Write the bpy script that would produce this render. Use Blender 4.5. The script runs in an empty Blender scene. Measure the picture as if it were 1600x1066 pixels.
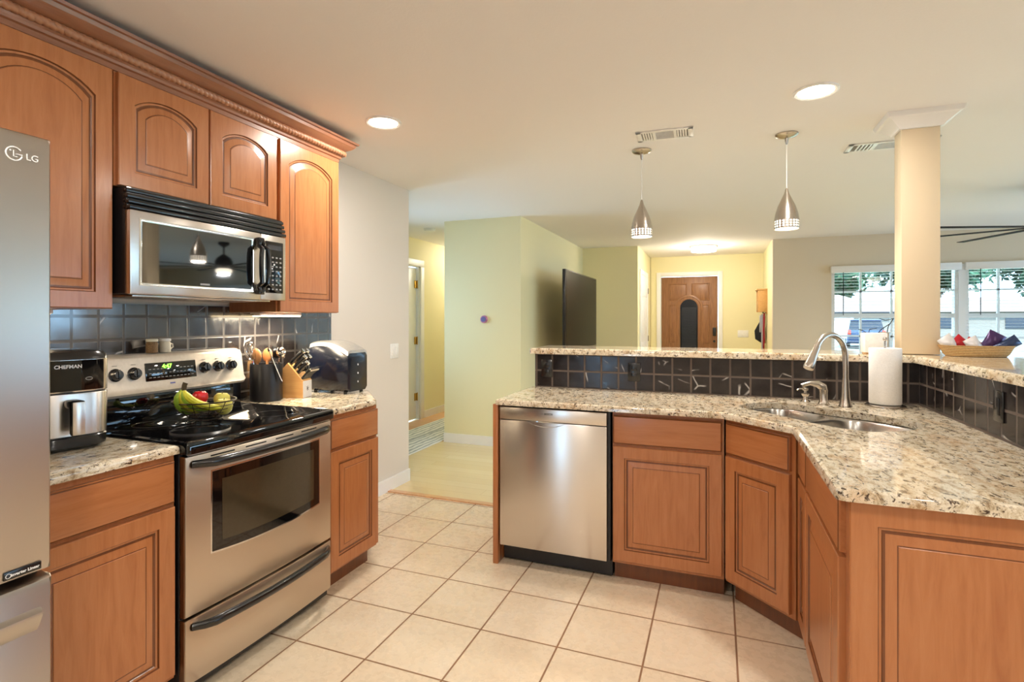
import bpy, bmesh, math, random
from math import pi, sin, cos, radians as R
from mathutils import Vector as V, Matrix as MX
from mathutils.geometry import tessellate_polygon
random.seed(7)
S = bpy.context.scene
C = S.collection

# ------------------------------------------------------------------ camera, world, sun, exposure
cam = bpy.data.cameras.new('camera'); co = bpy.data.objects.new('camera', cam); C.objects.link(co)
co.location = (0, 0, 1.35); co.rotation_euler = (pi/2, 0, R(21.11))
cam.sensor_width = 36; cam.lens = 834/1600*36; cam.shift_y = -33/1600; cam.clip_start = .02; cam.clip_end = 400
S.camera = co
w = bpy.data.worlds.new('world'); S.world = w; w.use_nodes = True
bg = w.node_tree.nodes['Background']; bg.inputs[0].default_value = (.50, .74, 1, 1); bg.inputs[1].default_value = 6.0
def light(name, kind, loc, energy, color=(1, 1, 1), rot=(0, 0, 0), size=.1, size_y=None, parent=None, spread=None, shape=None):
    l = bpy.data.lights.new(name, kind); l.energy = energy; l.color = color
    if kind == 'AREA':
        l.shape = shape or ('RECTANGLE' if size_y else 'DISK'); l.size = size
        if size_y: l.size_y = size_y
        if spread: l.spread = spread
    elif kind == 'SUN': l.angle = size
    else: l.shadow_soft_size = size
    o = bpy.data.objects.new(name, l); C.objects.link(o); o.location = loc; o.rotation_euler = rot
    if parent: o.parent = parent
    return o
light('sun', 'SUN', (0, 0, 20), 5, (1, .95, .88), (R(40), 0, R(12)), .02)
# sky portals at the front windows and the added unseen ones (back, right, hall)
for loc, rot, sx_, sy_ in (((3.46, 8.10, 1.455), (R(-90), 0, 0), 4.16, 1.15), ((-1.95, -3.10, 1.15), (R(90), 0, 0), .4, 1.9), ((7.10, 2.4, 1.425), (0, R(90), 0), 1.45, 3.0), ((7.10, 6.0, 1.15), (0, R(90), 0), 1.9, 2.8), ((-3.90, 4.72, 1.45), (0, R(-90), 0), 1.3, 1.3)):
    o = light('window_portal', 'AREA', loc, 1, (1, 1, 1), rot, sx_, sy_); o.data.cycles.is_portal = True
S.view_settings.view_transform = 'Standard'; S.view_settings.look = 'None'
S.view_settings.gamma = 1; S.view_settings.use_curve_mapping = False; S.view_settings.exposure = .76
S.cycles.use_denoising = True; S.cycles.max_bounces = 10; S.cycles.diffuse_bounces = 6; S.cycles.glossy_bounces = 5
S.cycles.transparent_max_bounces = 16; S.cycles.sample_clamp_indirect = 6; S.cycles.caustics_reflective = False; S.cycles.caustics_refractive = False

# ------------------------------------------------------------------ materials
def srgb(r, g, b):
    f = lambda c: (c/255/12.92) if c/255 <= .04045 else ((c/255+.055)/1.055)**2.4
    return (f(r), f(g), f(b), 1)
class NT:
    def __init__(s, name):
        s.m = bpy.data.materials.new(name); s.m.use_nodes = True; s.t = s.m.node_tree; s.n = s.t.nodes
        s.p = s.n['Principled BSDF']; s.out = s.n['Material Output']
    def node(s, typ, **kw):
        o = s.n.new('ShaderNode'+typ)
        for k, v in kw.items():
            if k.startswith('i_'): o.inputs[k[2:].replace('_', ' ')].default_value = v
            else: setattr(o, k, v)
        return o
    def l(s, a, b): s.t.links.new(a, b)
    def math(s, op, a, b=None, c=None):
        o = s.node('Math', operation=op)
        for i, v in enumerate((a, b, c)):
            if v is None: continue
            if isinstance(v, (int, float)): o.inputs[i].default_value = v
            else: s.l(v, o.inputs[i])
        return o.outputs[0]
    def coord(s, which='Object', scale=(1, 1, 1), loc=(0, 0, 0), rot=(0, 0, 0), rnd=False):
        tc = s.node('TexCoord'); mp = s.node('Mapping')
        src = tc.outputs[which]
        if which == 'World':
            pass
        s.l(src, mp.inputs[0]); mp.inputs['Scale'].default_value = scale; mp.inputs['Location'].default_value = loc; mp.inputs['Rotation'].default_value = rot
        if rnd:
            oi = s.node('ObjectInfo'); va = s.node('VectorMath', operation='SCALE'); cb = s.node('CombineXYZ')
            for i in range(3): s.l(oi.outputs['Random'], cb.inputs[i])
            s.l(cb.outputs[0], va.inputs[0]); va.inputs['Scale'].default_value = 23
            ad = s.node('VectorMath', operation='ADD'); s.l(mp.outputs[0], ad.inputs[0]); s.l(va.outputs[0], ad.inputs[1]); return ad.outputs[0]
        return mp.outputs[0]
    def pos(s, scale=(1, 1, 1), loc=(0, 0, 0), rot=(0, 0, 0)):
        g = s.node('NewGeometry'); mp = s.node('Mapping'); s.l(g.outputs['Position'], mp.inputs[0])
        mp.inputs['Scale'].default_value = scale; mp.inputs['Location'].default_value = loc; mp.inputs['Rotation'].default_value = rot
        return mp.outputs[0]
    def noise(s, vec, scale, detail=4, rough=.6, dist=0):
        o = s.node('TexNoise'); s.l(vec, o.inputs['Vector']); o.inputs['Scale'].default_value = scale; o.inputs['Detail'].default_value = detail
        o.inputs['Roughness'].default_value = rough; o.inputs['Distortion'].default_value = dist; return o.outputs['Fac']
    def ramp(s, fac, stops, interp='LINEAR'):
        o = s.node('ValToRGB'); s.l(fac, o.inputs[0]); e = o.color_ramp.elements; o.color_ramp.interpolation = interp
        while len(e) < len(stops): e.new(.5)
        for i, (p, c) in enumerate(stops):
            e[i].position = p; e[i].color = c if isinstance(c, tuple) else (c, c, c, 1)
        return o.outputs[0]
    def mix(s, fac, a, b, bt='MIX'):
        o = s.node('Mix', data_type='RGBA', blend_type=bt)
        for sock, v in ((o.inputs[0], fac), (o.inputs[6], a), (o.inputs[7], b)):
            if isinstance(v, (int, float)) and sock != o.inputs[0]: v = (v, v, v, 1)
            if isinstance(v, (int, float, tuple)): sock.default_value = v
            else: s.l(v, sock)
        return o.outputs[2]
    def bump(s, h, strength=.3, dist=.002):
        b = s.node('Bump'); b.inputs['Strength'].default_value = strength; b.inputs['Distance'].default_value = dist
        s.l(h, b.inputs['Height']); s.l(b.outputs[0], s.p.inputs['Normal'])
    def base(s, v):
        if isinstance(v, tuple): s.p.inputs['Base Color'].default_value = v
        else: s.l(v, s.p.inputs['Base Color'])
    def rough(s, v):
        if isinstance(v, (int, float)): s.p.inputs['Roughness'].default_value = v
        else: s.l(v, s.p.inputs['Roughness'])
M = {}
def plain(name, rgb, rough=.5, metal=0, coat=0, emit=None, es=0, nscale=60, nvar=.06, bump=0, alpha=None, spec=None):
    t = NT(name); c = srgb(*rgb)
    f = t.noise(t.coord('Object', rnd=True), nscale, 3)
    dark = tuple(x*(1-nvar) for x in c[:3])+(1,); lite = tuple(min(1, x*(1+nvar)) for x in c[:3])+(1,)
    t.base(t.ramp(f, [(.3, dark), (.7, lite)])); t.rough(rough); t.p.inputs['Metallic'].default_value = metal
    t.p.inputs['Coat Weight'].default_value = coat
    if spec is not None: t.p.inputs['Specular IOR Level'].default_value = spec
    if emit: t.p.inputs['Emission Color'].default_value = srgb(*emit); t.p.inputs['Emission Strength'].default_value = es
    if bump: t.bump(f, bump, .001)
    M[name] = t.m; return t.m
def wall_paint(name, rgb, bump=.12, rough=.6):
    t = NT(name); p = t.pos(); f = t.noise(p, 90, 3); f2 = t.noise(p, 1.2, 2)
    c = srgb(*rgb); t.base(t.mix(t.math('MULTIPLY', f2, .10), c, tuple(x*.9 for x in c[:3])+(1,))); t.rough(rough); t.bump(f, bump, .0015); M[name] = t.m
wall_paint('paint_greige', (222, 215, 206)); wall_paint('paint_yellow', (236, 229, 186)); wall_paint('paint_tan', (222, 209, 186)); wall_paint('paint_peach', (220, 202, 172))
wall_paint('ceiling_paint', (238, 236, 236), .35, .8); wall_paint('white_trim', (240, 240, 240), .02, .35)
def wood(name, ax, c1=(179, 115, 70), c2=(160, 94, 53), c3=(190, 128, 83), rough=.28, coat=.25):
    t = NT(name); sc = {'z': (9, 9, .9), 'x': (.9, 9, 9), 'y': (9, .9, 9)}[ax]
    v = t.coord('Object', sc, rnd=True); g = t.noise(v, 5, 6, .62, .6)
    v2 = t.coord('Object', tuple(.35 if q < 1 else 1.1 for q in sc), rnd=True); bl = t.noise(v2, 3.2, 3, .5, .4)
    col = t.ramp(g, [(.25, srgb(*c2)), (.5, srgb(*c1)), (.75, srgb(*c3))])
    t.base(t.mix(t.math('MULTIPLY', bl, .55), col, srgb(*[int(q*.93) for q in c1]), 'MIX'))
    t.rough(rough); t.p.inputs['Coat Weight'].default_value = coat; t.p.inputs['Coat Roughness'].default_value = .16; t.bump(g, .06, .001); M[name] = t.m
wood('maple', 'z'); wood('maple_h', 'x')
wood('glaze', 'z', (112, 62, 30), (92, 48, 24), (128, 74, 38), .35)
wood('oak_door', 'z', (140, 96, 60), (108, 70, 42), (160, 114, 74), .45, .1)
wood('block_wood', 'x', (212, 164, 104), (196, 146, 86), (224, 180, 122), .45, 0)
wood('spoon_wood', 'z', (196, 138, 88), (176, 116, 70), (208, 152, 102), .5, 0)
wood('crown_wood', 'y', (152, 100, 72), (128, 80, 56), (166, 112, 82), .32, .2)
wood('rope_wood', 'x', (176, 124, 92), (150, 98, 70), (190, 138, 106), .3, .2)
# floor tile
t = NT('floor_tile'); g = t.node('NewGeometry'); sx = t.node('SeparateXYZ'); t.l(g.outputs['Position'], sx.inputs[0])
def grid(t, u, v, u0, v0, du, dv, gw):
    a = t.math('DIVIDE', t.math('SUBTRACT', u, u0), du); b = t.math('DIVIDE', t.math('SUBTRACT', v, v0), dv)
    fa, fb = t.math('FRACT', a), t.math('FRACT', b)
    da = t.math('MULTIPLY', t.math('MINIMUM', fa, t.math('SUBTRACT', 1, fa)), du); db = t.math('MULTIPLY', t.math('MINIMUM', fb, t.math('SUBTRACT', 1, fb)), dv)
    d = t.math('MINIMUM', da, db)
    m = t.node('MapRange'); t.l(d, m.inputs[0]); m.inputs[1].default_value = gw*.35; m.inputs[2].default_value = gw*.75
    cb = t.node('CombineXYZ'); t.l(t.math('FLOOR', a), cb.inputs[0]); t.l(t.math('FLOOR', b), cb.inputs[1])
    wn = t.node('TexWhiteNoise'); t.l(cb.outputs[0], wn.inputs['Vector']); return m.outputs[0], wn
tile, wn = grid(t, sx.outputs[0], sx.outputs[1], .07, 2.473, .345, .352, .007)
va = t.node('VectorMath', operation='MULTIPLY_ADD'); t.l(wn.outputs['Color'], va.inputs[0]); va.inputs[1].default_value = (7, 7, 7); t.l(g.outputs['Position'], va.inputs[2])
n1 = t.noise(va.outputs[0], 3.2, 5, .6, 1.2); n2 = t.noise(va.outputs[0], 30, 4)
tc = t.ramp(n1, [(.25, srgb(226, 206, 178)), (.5, srgb(232, 215, 189)), (.75, srgb(237, 223, 201))])
tc = t.mix(t.math('MULTIPLY', n2, .25), tc, srgb(214, 196, 170)); tc = t.mix(t.math('MULTIPLY', wn.outputs['Value'], .16), tc, srgb(214, 190, 158))
t.base(t.mix(tile, srgb(140, 104, 74), tc)); t.rough(t.mix(tile, .8, t.ramp(n2, [(.3, .22), (.7, .34)]))); t.bump(tile, .35, .0015); M['floor_tile'] = t.m
# planks
def planks(name, c1, c2, gap, along='x', rough=.22):
    t = NT(name); p = t.pos(rot=(0, 0, 0 if along == 'x' else pi/2)); b = t.node('TexBrick'); t.l(p, b.inputs['Vector'])
    b.offset = .37; b.inputs['Scale'].default_value = 1; b.inputs['Brick Width'].default_value = 1.25; b.inputs['Row Height'].default_value = .125; b.inputs['Mortar Size'].default_value = .0015
    b.inputs['Color1'].default_value = srgb(*c1); b.inputs['Color2'].default_value = srgb(*c2); b.inputs['Mortar'].default_value = srgb(*gap)
    n = t.noise(t.pos((1.2, 14, 14) if along == 'x' else (14, 1.2, 14)), 3, 4); t.base(t.mix(t.math('MULTIPLY', n, .3), b.outputs['Color'], srgb(*[q*.92 for q in c2]))); t.rough(rough); M[name] = t.m
planks('plank_floor', (240, 222, 178), (234, 212, 164), (205, 180, 135)); planks('plank_peach', (226, 178, 134), (218, 168, 124), (180, 130, 90))
# black marble tiles
def marble(name, axis, u0, z0, s, gcol, dark=(30, 26, 26), lite=(50, 44, 43), ior=1.45, coat=.0):
    t = NT(name); g = t.node('NewGeometry'); sx = t.node('SeparateXYZ'); t.l(g.outputs['Position'], sx.inputs[0])
    tile, wn = grid(t, sx.outputs[axis], sx.outputs[2], u0, z0, s, s, .009)
    va = t.node('VectorMath', operation='MULTIPLY_ADD'); t.l(wn.outputs['Color'], va.inputs[0]); va.inputs[1].default_value = (9, 9, 9); t.l(g.outputs['Position'], va.inputs[2])
    n = t.noise(va.outputs[0], 14, 5, .65); base = t.ramp(n, [(.3, srgb(*dark)), (.75, srgb(*lite))])
    v = t.node('TexVoronoi', feature='DISTANCE_TO_EDGE'); d = t.node('VectorMath', operation='ADD')
    nn = t.node('TexNoise'); t.l(va.outputs[0], nn.inputs['Vector']); nn.inputs['Scale'].default_value = 9
    sc = t.node('VectorMath', operation='SCALE'); t.l(nn.outputs['Color'], sc.inputs[0]); sc.inputs['Scale'].default_value = .03
    t.l(va.outputs[0], d.inputs[0]); t.l(sc.outputs[0], d.inputs[1]); t.l(d.outputs[0], v.inputs['Vector']); v.inputs['Scale'].default_value = 5.0
    vein = t.ramp(v.outputs['Distance'], [(.0, .8), (.010, .5), (.022, 0)]); msk = t.ramp(t.noise(va.outputs[0], 6, 2), [(.55, 0), (.62, 1)])
    col = t.mix(t.math('MULTIPLY', vein, msk), base, srgb(205, 200, 196))
    t.base(t.mix(tile, srgb(*gcol), col)); t.rough(t.mix(tile, .75, t.ramp(n, [(.3, .10), (.7, .26)])))
    h = t.math('ADD', t.math('MULTIPLY', tile, 1.0), t.math('MULTIPLY', t.noise(va.outputs[0], 22, 3), .25)); t.bump(h, .5, .002); t.p.inputs['IOR'].default_value = ior; t.p.inputs['Coat Weight'].default_value = coat; t.p.inputs['Coat IOR'].default_value = 1.6; t.p.inputs['Coat Roughness'].default_value = .09; M[name] = t.m
marble('marble_left', 1, 1.36, 1.365, .1010, (52, 46, 44), ior=1.8, coat=1); marble('marble_front', 0, -1.112, .914, .107, (96, 84, 76)); marble('marble_side', 1, 3.33, .914, .107, (96, 84, 76))
# granite
t = NT('granite'); p = t.pos(rot=(0, 0, .5)); ps = t.pos((1, .55, 1), rot=(0, 0, .9))
a = t.noise(ps, 34, 6, .72, .5); b = t.noise(t.pos(loc=(3, 1, 2)), 130, 3, .7); c_ = t.noise(ps, 9, 4, .6, .8); d_ = t.noise(t.pos((1, .5, 1), (5, 5, 5), (0, 0, .7)), 62, 4, .75, .7)
col = t.ramp(a, [(.34, srgb(138, 114, 86)), (.44, srgb(200, 184, 156)), (.55, srgb(230, 221, 202)), (.7, srgb(208, 188, 156))])
col = t.mix(t.math('MULTIPLY', t.ramp(c_, [(.5, 0), (.72, 1)]), .5), col, srgb(196, 150, 98))
col = t.mix(t.ramp(d_, [(.38, 1), (.45, 0)]), col, srgb(66, 48, 38)); col = t.mix(t.math('MULTIPLY', t.ramp(b, [(.60, 0), (.70, 1)]), .7), col, srgb(120, 92, 66))
col = t.mix(t.math('MULTIPLY', t.ramp(t.noise(t.pos((1, .4, 1), (2, 7, 1)), 48, 4, .7), [(.62, 0), (.7, 1)]), .8), col, srgb(240, 232, 214))
t.base(col); t.rough(.09); t.p.inputs['Coat Weight'].default_value = .3; M['granite'] = t.m
def steel(name, rgb, rough=.27, aniso=.75, axis='Z', metal=1.0):
    t = NT(name); t.p.inputs['Metallic'].default_value = metal; n = t.noise(t.coord('Object', (2, 2, 160)), 3, 2)
    c = srgb(*rgb); t.base(t.mix(t.math('MULTIPLY', n, .2), c, tuple(x*.86 for x in c[:3])+(1,))); t.rough(rough)
    tg = t.node('Tangent', direction_type='RADIAL', axis=axis); t.l(tg.outputs[0], t.p.inputs['Tangent']); t.p.inputs['Anisotropic'].default_value = aniso; t.p.inputs['Anisotropic Rotation'].default_value = .25; M[name] = t.m
steel('steel', (216, 210, 204)); steel('steel_warm', (206, 192, 176), .3); steel('nickel', (190, 182, 172), .25, .3); steel('sink_steel', (190, 188, 184), .24, .2); steel('fridge_steel', (190, 183, 175), .3, .75)
plain('chrome', (225, 225, 225), .08, 1); plain('silver_plastic', (206, 200, 192), .3, .6); plain('black_plastic', (16, 16, 18), .25, 0, .3); plain('black_matte', (20, 20, 22), .55)
plain('black_gloss', (8, 8, 10), .04, 0, .5); plain('dark_mirror', (14, 14, 16), .03, 0, .3); M['dark_mirror'].node_tree.nodes['Principled BSDF'].inputs['IOR'].default_value = 2.2; plain('oven_pane', (64, 56, 42), .06, 0, .2); plain('black_soft', (24, 22, 24), .35); plain('brass', (196, 160, 84), .25, 1); plain('white_plastic', (238, 238, 236), .35); plain('white_paper', (238, 236, 234), .85, bump=.5, nscale=180)
plain('gap', (10, 8, 7), .8); plain('dark_metal', (34, 30, 28), .35, .8); plain('wire_metal', (50, 40, 34), .35, .8); plain('print_white', (225, 225, 225), .4); plain('print_black', (20, 20, 20), .5); plain('print_grey', (150, 150, 150), .4)
plain('lamp_lens', (255, 250, 240), .4, emit=(255, 244, 228), es=14); plain('lamp_soft', (255, 250, 240), .5, emit=(255, 240, 215), es=4); plain('ring_grey', (58, 58, 60), .3); plain('led_green', (120, 255, 60), .4, emit=(120, 255, 60), es=3)
plain('undercab', (255, 235, 200), .5, emit=(255, 226, 178), es=14); plain('banana', (205, 200, 50), .45, nscale=20, nvar=.25); plain('banana_green', (140, 170, 50), .45, nscale=20, nvar=.2); plain('stem_brown', (70, 56, 30), .7)
plain('apple_red', (190, 24, 34), .25, 0, .3, nscale=25, nvar=.25); plain('apple_yellow', (206, 198, 96), .3, 0, .2, nscale=25, nvar=.15); plain('spice', (120, 92, 60), .7, nscale=200, nvar=.4); plain('cream', (220, 214, 196), .6)
plain('silver_soft', (200, 198, 194), .35, .7); plain('navy_plastic', (12, 18, 34), .22, 0, .4); plain('navy', (20, 26, 40), .5); plain('foil_red', (176, 30, 44), .3, .3, nscale=12, nvar=.3); plain('foil_white', (222, 220, 222), .3, .3); plain('foil_purple', (70, 44, 92), .3, .3); plain('foil_blue', (44, 58, 92), .3, .3)
plain('cloth_black', (22, 22, 26), .9); plain('cloth_red', (140, 22, 34), .8); plain('cloth_grey', (176, 178, 186), .8); plain('pink_disc', (188, 120, 160), .4, nscale=25, nvar=.4); plain('blue_disc', (110, 110, 170), .4); plain('sofa_fabric', (196, 200, 206), .9, bump=.4, nscale=200)
plain('bounce_grass', (188, 200, 160), .95, nscale=3, nvar=.3); plain('concrete', (206, 202, 194), .9, nscale=4); plain('stucco', (128, 122, 112), .9); plain('shingle', (112, 96, 84), .9, nscale=8, nvar=.1); plain('car_paint', (30, 52, 84), .25, .3, .6); plain('car_glass', (14, 22, 32), .08); plain('tail_light', (190, 60, 40), .3); plain('rubber', (24, 24, 24), .8)
plain('far_ground', (112, 112, 96), .9); plain('eave_dark', (40, 42, 46), .8); plain('vent_slot_grey', (176, 180, 178), .9); plain('vent_dark', (120, 118, 114), .7); plain('tv_glass', (10, 9, 9), .3, spec=.15); plain('leaf', (44, 84, 58), .7, nscale=5, nvar=.45); plain('leaf_light', (70, 108, 76), .7, nscale=5, nvar=.4); plain('bark', (120, 100, 82), .9, nscale=14, nvar=.3); plain('fence_wood', (196, 186, 170), .9)
plain('terracotta_mat', (205, 200, 195), .6)
t = NT('basket_weave'); v = t.coord('Object'); wv = t.node('TexWave', wave_type='BANDS', bands_direction='Z'); t.l(v, wv.inputs['Vector']); wv.inputs['Scale'].default_value = 38; wv.inputs['Distortion'].default_value = 1.5; wv.inputs['Detail Scale'].default_value = 6
t.base(t.ramp(wv.outputs['Fac'], [(.1, srgb(150, 112, 66)), (.6, srgb(206, 172, 120)), (.9, srgb(224, 196, 148))])); t.rough(.8); t.bump(wv.outputs['Fac'], .6, .002); M['basket_weave'] = t.m
t = NT('wave_rug'); wv = t.node('TexWave', wave_type='BANDS', bands_direction='X'); mp = t.pos((1, .5, 1)); t.l(mp, wv.inputs['Vector']); wv.inputs['Scale'].default_value = 5; wv.inputs['Distortion'].default_value = 4; wv.inputs['Detail Scale'].default_value = 2
t.base(t.ramp(wv.outputs['Fac'], [(.15, srgb(172, 180, 180)), (.45, srgb(222, 222, 214)), (1, srgb(240, 240, 234))])); t.rough(.9); M['wave_rug'] = t.m
def glass(name, tint=(1, 1, 1, 1), refl=.08, rough=.01):
    t = NT(name); tr = t.node('BsdfTransparent'); tr.inputs[0].default_value = tint; gl = t.node('BsdfGlossy'); gl.inputs['Roughness'].default_value = rough
    mx = t.node('MixShader'); fr = t.node('Fresnel'); fr.inputs[0].default_value = 1.45; f = t.math('MULTIPLY', fr.outputs[0], 1.0) if refl is None else t.math('ADD', fr.outputs[0], refl*.2)
    t.l(f, mx.inputs[0]); t.l(tr.outputs[0], mx.inputs[1]); t.l(gl.outputs[0], mx.inputs[2]); t.l(mx.outputs[0], t.out.inputs[0]); M[name] = t.m
glass('pane_glass', (.93, .98, 1, 1)); glass('clear_glass', (.9, .93, .93, 1)); glass('oven_glass', (.16, .15, .13, 1), .2); glass('microwave_glass', (.05, .05, .055, 1), 1.0)

# ------------------------------------------------------------------ mesh builders
class MB:
    def __init__(s): s.b = bmesh.new()
    def _xf(s, vs, mat):
        if mat is not None:
            for v in vs: v.co = mat @ v.co
    def box(s, x0, x1, y0, y1, z0, z1, bev=0, mi=0, mat=None, seg=2):
        r = bmesh.ops.create_cube(s.b, size=1); vs = r['verts']
        for v in vs: v.co = V(((x0+x1)/2+v.co.x*(x1-x0), (y0+y1)/2+v.co.y*(y1-y0), (z0+z1)/2+v.co.z*(z1-z0)))
        fs = set(f for v in vs for f in v.link_faces)
        if bev:
            es = list(set(e for v in vs for e in v.link_edges))
            q = bmesh.ops.bevel(s.b, geom=es, offset=min(bev, .49*min(abs(x1-x0), abs(y1-y0), abs(z1-z0))), segments=seg, profile=.5, affect='EDGES'); fs = set(q['faces']) | set(f for f in fs if f.is_valid)
            vs = list(set(v for f in fs for v in f.verts))
        for f in fs: f.material_index = mi
        s._xf(vs, mat); return s
    def loft(s, rings, closed=True, cap0=True, cap1=True, mi=0, mis=None, mat=None, loop=False):
        vr = [[s.b.verts.new(V(p)) for p in r] for r in rings]; n = len(rings[0])
        m = len(vr) if loop else len(vr)-1
        for i in range(m):
            a, b = vr[i], vr[(i+1) % len(vr)]
            for j in range(n if closed else n-1):
                k = (j+1) % n
                try: f = s.b.faces.new((a[j], a[k], b[k], b[j])); f.material_index = mis[i] if mis else mi
                except ValueError: pass
        if not loop:
            if cap0: f = s.b.faces.new(list(reversed(vr[0]))); f.material_index = mi
            if cap1: f = s.b.faces.new(vr[-1]); f.material_index = mis[-1] if mis else mi
        s._xf([v for r in vr for v in r], mat); return s
    def lathe(s, prof, c=(0, 0, 0), seg=24, mi=0, mat=None, cap0=True, cap1=True, sx=1, sy=1):
        return s.loft([[(c[0]+r*cos(2*pi*k/seg)*sx, c[1]+r*sin(2*pi*k/seg)*sy, c[2]+z) for k in range(seg)] for r, z in prof], mi=mi, mat=mat, cap0=cap0, cap1=cap1)
    def tube(s, pts, r, seg=10, mi=0, caps=True, loop=False, mat=None, sq=1):
        pts = [V(p) for p in pts]; n = len(pts); rr = r if isinstance(r, (list, tuple)) else [r]*n; rings = []
        up = V((0, 0, 1))
        for i, p in enumerate(pts):
            if loop: d = pts[(i+1) % n]-pts[i-1]
            else: d = pts[min(i+1, n-1)]-pts[max(i-1, 0)]
            d.normalize()
            if i == 0:
                a = d.cross(up)
                if a.length < .05: a = d.cross(V((0, 1, 0)))
            else: a = a-d*a.dot(d)
            a.normalize(); b = d.cross(a)
            rings.append([p+a*(rr[i]*cos(2*pi*k/seg))+b*(rr[i]*sq*sin(2*pi*k/seg)) for k in range(seg)])
        return s.loft(rings, mi=mi, cap0=caps, cap1=caps, loop=loop, mat=mat)
    def prism(s, poly, z0, z1, mi=0, mat=None):
        return s.loft([[(x, y, z0) for x, y in poly], [(x, y, z1) for x, y in poly]], mi=mi, mat=mat)
    def ball(s, c, r, seg=18, mi=0, mat=None, sc=(1, 1, 1)):
        n = seg//2; prof = [(max(1e-4, r*sin(pi*i/n)), -r*cos(pi*i/n)) for i in range(n+1)]
        return s.loft([[(c[0]+q*cos(2*pi*k/seg)*sc[0], c[1]+q*sin(2*pi*k/seg)*sc[1], c[2]+z*sc[2]) for k in range(seg)] for q, z in prof], mi=mi, mat=mat)
    def cyl(s, p0, p1, r, seg=16, mi=0): return s.tube([p0, p1], r, seg, mi)
    def build(s, name, mats, parent=None, smooth=True, loc=None, rz=0, kind=None, ang=35):
        bmesh.ops.recalc_face_normals(s.b, faces=s.b.faces)
        me = bpy.data.meshes.new(name); s.b.to_mesh(me); s.b.free()
        for m in (mats if isinstance(mats, (list, tuple)) else [mats]): me.materials.append(M[m])
        if smooth:
            me.polygons.foreach_set('use_smooth', [True]*len(me.polygons)); me.set_sharp_from_angle(angle=R(ang))
        o = bpy.data.objects.new(name, me); C.objects.link(o)
        if parent: o.parent = parent
        if loc: o.location = loc
        if rz: o.rotation_euler.z = rz
        if kind: o['kind'] = kind
        return o
def thing(name, label, cat, loc=(0, 0, 0), rz=0, group=None):
    o = bpy.data.objects.new(name, None); C.objects.link(o); o.location = loc; o.rotation_euler.z = rz
    return tag(o, label, cat, group)
def tag(o, label, cat, group=None):
    o['label'] = label; o['category'] = cat
    if group: o['group'] = group
    return o
def copy_tree(o, parent=None):
    c = o.copy(); C.objects.link(c)
    if parent: c.parent = parent
    for ch in o.children: copy_tree(ch, c)
    return c
def struct(name, mb, mat, parent=None, **k):
    o = mb.build(name, mat, parent, **k)
    if not parent: o['kind'] = 'structure'
    return o
def text(s_, size, mat, parent, name, mtx, depth=.0008, align='CENTER', bold=0):
    cu = bpy.data.curves.new(name, 'FONT'); cu.body = s_; cu.size = size; cu.extrude = depth; cu.align_x = align; cu.align_y = 'CENTER'; cu.offset = bold
    o = bpy.data.objects.new(name, cu); C.objects.link(o); bpy.context.view_layer.update()
    me = bpy.data.meshes.new_from_object(o.evaluated_get(bpy.context.evaluated_depsgraph_get())); bpy.data.objects.remove(o)
    me.transform(mtx); me.materials.clear(); me.materials.append(M[mat]); me.name = name
    r = bpy.data.objects.new(name, me); C.objects.link(r); r.parent = parent; return r
FR = MX.Rotation(pi/2, 4, 'X')      # text lying in XY -> standing in XZ, reading from -Y
def T(x, y, z): return MX.Translation((x, y, z))
def offset_poly(p, d):
    n = len(p); out = []
    for i in range(n):
        a, b, c = V(p[i-1]), V(p[i]), V(p[(i+1) % n]); e1 = (b-a).normalized(); e2 = (c-b).normalized()
        n1 = V((-e1.y, e1.x)); n2 = V((-e2.y, e2.x)); m = (n1+n2)/(1+n1.dot(n2)); q = b+m*d; out.append((q.x, q.y))
    return out
def round_poly(p, rad, seg=5):
    out = []; n = len(p)
    for i in range(n):
        r = rad[i] if isinstance(rad, (list, tuple)) else rad
        a, b, c = V(p[i-1]), V(p[i]), V(p[(i+1) % n])
        if r <= 0: out.append(tuple(b)); continue
        u = (a-b).normalized(); v = (c-b).normalized(); r = min(r, (a-b).length*.45, (c-b).length*.45)
        s0, s1 = b+u*r, b+v*r
        for k in range(seg+1):
            q = k/seg; w_ = s0*(1-q)**2+b*2*q*(1-q)+s1*q*q; out.append((w_.x, w_.y))
    return out
def slab(mb, poly, z0, z1, holes=(), e=.012, mi=0):
    """stone slab: tessellated top and bottom with holes, eased outer edge (poly counter-clockwise)"""
    ring = [(0.0, z0), (0, z1-e), (e*.3, z1-e*.35), (e*1.0, z1)]
    loops = [[(x, y, z) for x, y in (offset_poly(poly, d) if d else poly)] for d, z in ring]
    mb.loft(loops, cap0=False, cap1=False, mi=mi)
    for z, lp in ((z1, loops[-1]), (z0, loops[0])):
        polys = [[V((x, y, 0)) for x, y, _ in lp]]+[[V((x, y, 0)) for x, y in h] for h in holes]
        flat = [q for pl in polys for q in pl]; vs = [mb.b.verts.new((q.x, q.y, z)) for q in flat]
        for tri in tessellate_polygon(polys):
            try: mb.b.faces.new([vs[i] for i in tri]).material_index = mi
            except ValueError: pass
    for h in holes: mb.loft([[(x, y, z0) for x, y in h], [(x, y, z1-.004) for x, y in h], [(x, y, z1) for x, y in h]], cap0=False, cap1=False, mi=mi)
    bmesh.ops.remove_doubles(mb.b, verts=mb.b.verts, dist=1e-5)

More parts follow.
